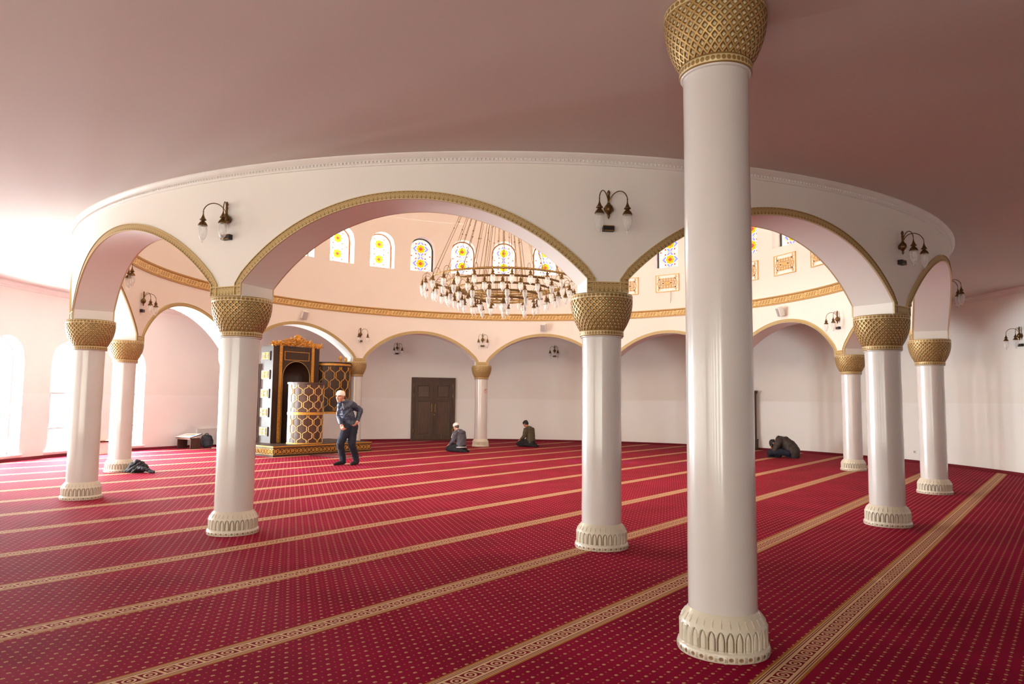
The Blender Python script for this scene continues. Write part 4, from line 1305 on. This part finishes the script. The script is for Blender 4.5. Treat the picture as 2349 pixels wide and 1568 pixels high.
legL = [(.05, .10, .86), (.03, -.02, .475), (.145, .10, .075)]
bl += chain(legR, [.075, .045, .034]) + chain(legL, [.075, .045, .034])
bl += chain([(-.15, .06, .06), (-.24, .0, .042), (-.31, -.045, .03)], [.034, .026, .017]) + chain([(.15, .10, .06), (.09, .0, .042), (.045, -.08, .03)], [.034, .026, .017])
fuse('body', bl, .0065, m_skin, man, 3)
face_parts(P, hm, 1.08, man, True, m_hairg)
cap_mesh('cap', P, hm, 1.08, m_cap, man, .062, tilt=R(-6))
b_ = []
hair_mesh('hair', P, hm, 1.0, m_hairg, man, top=False)
# jacket
jb = chain([(-.145, .04, 1.375), (-.13, .05, 1.30), (-.095, .055, 1.16), (-.05, .07, 1.02), (-.03, .075, .92)], [.135, .168, .165, .154, .163], (1, .82, .9))
jb += chain([(-.20, .0, 1.42), (-.155, .03, 1.40)], [.075, .09], (1, .9, .7))
jb += chain([armL[0], (.04, .05, 1.345), armL[1], armL[2]], [.095, .085, .070, .054]) + chain([armR[0], armR[1], armR[2]], [.085, .068, .052])
fuse('jacket', jb, .011, m_navy, man, 4, (.011, 11))
b = MB(); b.tube([(-.205, -.105, 1.40), (-.19, -.118, 1.34), (-.165, -.12, 1.26)], .006, 6); b.ball((-.198, -.115, 1.37), (.007, .005, .02), 6); b.build('zip', m_grey, man)
fuse('collar', chain([(-.30, -.03, 1.425), (-.235, -.09, 1.415), (-.15, -.06, 1.43), (-.11, .03, 1.46)], [.022, .024, .026, .026]), .008, m_navy, man, 2)
jb = chain([(-.02, .075, .90), (-.015, .075, .84)], [.135, .146], (1, .8, .8))
jb += chain([legR[0], legR[1], (-.17, .05, .20), legR[2]], [.118, .088, .074, .070]) + chain([legL[0], legL[1], (.12, .09, .20), legL[2]], [.118, .088, .076, .072])
fuse('jeans', jb, .011, m_jeans, man, 4, (.008, 12))
fuse('sock', chain([(-.148, .062, .085), (-.148, .062, .055), (-.24, .0, .044), (-.335, -.06, .028)], [.050, .054, .047, .032], (1, 1, .92)), .009, m_sock, man, 4)
fuse('sock', chain([(.148, .105, .085), (.15, .105, .055), (.09, .0, .045), (.035, -.10, .030)], [.050, .054, .049, .036], (1, 1, .92)), .009, m_sock, man, 4)

# ---- kneeling figures (local x forward, y left, z up)
def kneeler(loc, yaw, label, skin, jacket_mat, trouser_mat, head_pitch, lean=0.0, s=1.0, sock=m_sock):
    root = empty('person', loc, yaw, label, 'person'); root.scale = (s, s, s)
    hc = Vector((.205 + lean, 0, .80)); hm = rot_face(0, head_pitch)
    bl, P = head_blobs(hc, hm)
    bl += chain([(.10 + lean, 0, .655), (.17 + lean, 0, .745)], [.065, .055])
    bl += chain([(.0, 0, .22), (.02 + lean * .4, 0, .42), (.07 + lean, 0, .60)], [.12, .12, .11], (.8, 1, 1))
    arms = []
    for sy in (-1, 1):
        A = [(.06 + lean, sy * .19, .605), (.07 + lean * .6, sy * .265, .37), (.29, sy * .17, .245)]; arms.append(A)
        bl += chain(A, [.05, .04, .028]); bl += hand_blobs((.31, sy * .165, .24), (.8, -sy * .25, -.28), (.3, 0, 1), -sy, 1.05, .35)
        bl += chain([(0, sy * .10, .20), (.42, sy * .13, .105)], [.085, .055]) + chain([(.42, sy * .13, .07), (-.14, sy * .10, .055)], [.055, .042])
        bl += chain([(-.15, sy * .09, .055), (-.28, sy * .07, .035)], [.04, .028])
    fuse('body', bl, .008, skin, root, 3)
    jb = chain([(-.02, 0, .20), (-.015, 0, .34), (.01 + lean * .5, 0, .48), (.055 + lean, 0, .585), (.075 + lean, 0, .63)], [.184, .180, .175, .165, .12], (.82, 1.07, .9))
    for A in arms: jb += chain([Vector(A[0]) + Vector((0, 0, -.01)), A[1], Vector(A[1]).lerp(Vector(A[2]), .9)], [.088, .07, .05])
    fuse('jacket', jb, .012, jacket_mat, root, 4, (.010, 10))
    tb = chain([(-.04, 0, .17), (.03, 0, .18)], [.145, .145], (1, 1.15, .9))
    for sy in (-1, 1):
        tb += chain([(0, sy * .10, .19), (.24, sy * .125, .155), (.43, sy * .13, .10)], [.108, .098, .078]); tb += chain([(.42, sy * .13, .085), (.0, sy * .13, .085), (-.16, sy * .10, .07)], [.075, .075, .058])
    fuse('trousers', tb, .012, trouser_mat, root, 4, (.007, 12))
    for sy in (-1, 1):
        fuse('sock', chain([(-.16, sy * .10, .06), (-.30, sy * .07, .034)], [.05, .032]), .01, sock, root, 3)
    return root, P, hm, hc
def yaw_to(d): return atan2(d[1], d[0])
k2, P, hm, hc = kneeler(Vector((-1.46, 20.6, 0)), yaw_to((-.78, .62)), 'kneeling man in grey hooded jacket and white cap, seen from behind beside the far column', m_skin, m_gjack, m_trous, R(24), s=.9)
face_parts(P, hm, 1.0, k2, True, None); cap_mesh('cap', P, hm, 1.0, m_cap, k2, .06, tilt=R(-8)); hair_mesh('hair', P, hm, .97, m_hairg, k2, top=False)
fuse('hood', [(Vector((-.01, 0, .655)), (.075, .13, .055), None), (Vector((-.06, 0, .625)), (.06, .10, .065), None), (Vector((.05, .08, .68)), (.06, .04, .04), None), (Vector((.05, -.08, .68)), (.06, .04, .04), None)], .011, m_gjack, k2, 3, (.008, 14))
for sy in (-1, 1):
    fuse('sleeve_stripe', chain([(.10, sy * .175, .668), (.105, sy * .245, .60), (.115, sy * .295, .47)], [.018, .016, .016]), .007, m_stripe, k2, 2)
fuse('hem', chain([(-.02 + .150 * cos(R(85 + 19 * i)), .190 * sin(R(85 + 19 * i)), .165) for i in range(11)], [.017] * 11), .008, m_stripe, k2, 2)
k3, P, hm, hc = kneeler(Vector((.63, 23.27, 0)), yaw_to((-.78, .62)), 'kneeling man with black hair in an olive sweater, head bowed, by the far wall', m_skin2, m_olive, m_trous, R(38), s=.92)
face_parts(P, hm, 1.0, k3, True, None, m_hairb); hair_mesh('hair', P, hm, 1.02, m_hairb, k3)
fuse('neckband', chain([(.03, -.07, .665), (.02, 0, .68), (.03, .07, .665)], [.016, .018, .016]), .007, m_trous, k3, 2)

# ---- the man bowed over on the right
k4 = empty('person', Vector((7.70, 19.66, 0)), yaw_to((-.82, .57)), 'person in a dark brown coat sitting folded forward, head sunk between the arms', 'person')
hc = Vector((.425, 0, .385)); hm = rot_face(0, R(100))
bl, P = head_blobs(hc, hm)
bl += chain([(.32, 0, .48), (.40, 0, .44)], [.062, .055]) + chain([(-.02, 0, .17), (.06, 0, .34), (.24, 0, .47)], [.13, .13, .11])
for sy in (-1, 1):
    bl += chain([(.27, sy * .18, .45), (.36, sy * .21, .22), (.46, sy * .08, .18)], [.05, .042, .03])
    bl += hand_blobs((.47, sy * .07, .19), (.25, -sy * .2, .9), (.9, 0, -.2), sy, 1.0, .4)
    bl += chain([(0, sy * .11, .14), (.50, sy * .20, .14)], [.085, .055]) + chain([(.50, sy * .2, .09), (.30, -sy * .05, .06)], [.04, .032]) + chain([(.30, -sy * .05, .055), (.44, -sy * .10, .045)], [.030, .024])
fuse('body', bl, .009, m_skin2, k4, 3)
hair_mesh('hair', P, hm, 1.04, m_hairb, k4)
jb = chain([(-.13, 0, .10), (-.10, 0, .20), (.0, 0, .33), (.13, 0, .44), (.25, 0, .485)], [.14, .18, .185, .165, .12], (.9, 1.15, .9))
for sy in (-1, 1): jb += chain([(.25, sy * .16, .45), (.35, sy * .22, .23), (.45, sy * .10, .18)], [.10, .075, .055])
fuse('coat', jb, .013, m_brown, k4, 4, (.013, 9))
fuse('collar', chain([(.33, -.10, .50), (.31, -.05, .545), (.30, 0, .56), (.31, .05, .545), (.33, .10, .50)], [.04, .045, .045, .045, .04]), .010, m_brown, k4, 2, (.006, 18))
tb = chain([(-.03, 0, .12), (.05, 0, .13)], [.13, .13], (1, 1.2, .8))
for sy in (-1, 1): tb += chain([(0, sy * .11, .15), (.28, sy * .18, .17), (.50, sy * .20, .15)], [.10, .095, .075]) + chain([(.50, sy * .2, .10), (.38, sy * .02, .072), (.28, -sy * .06, .066), (.36, -sy * .08, .06)], [.07, .064, .058, .052])
fuse('trousers', tb, .012, m_jeans, k4, 4, (.007, 12))
for sy in (-1, 1): fuse('sock', chain([(.34, -sy * .06, .055), (.56, -sy * .12, .042)], [.052, .038]), .01, m_bag, k4, 3)
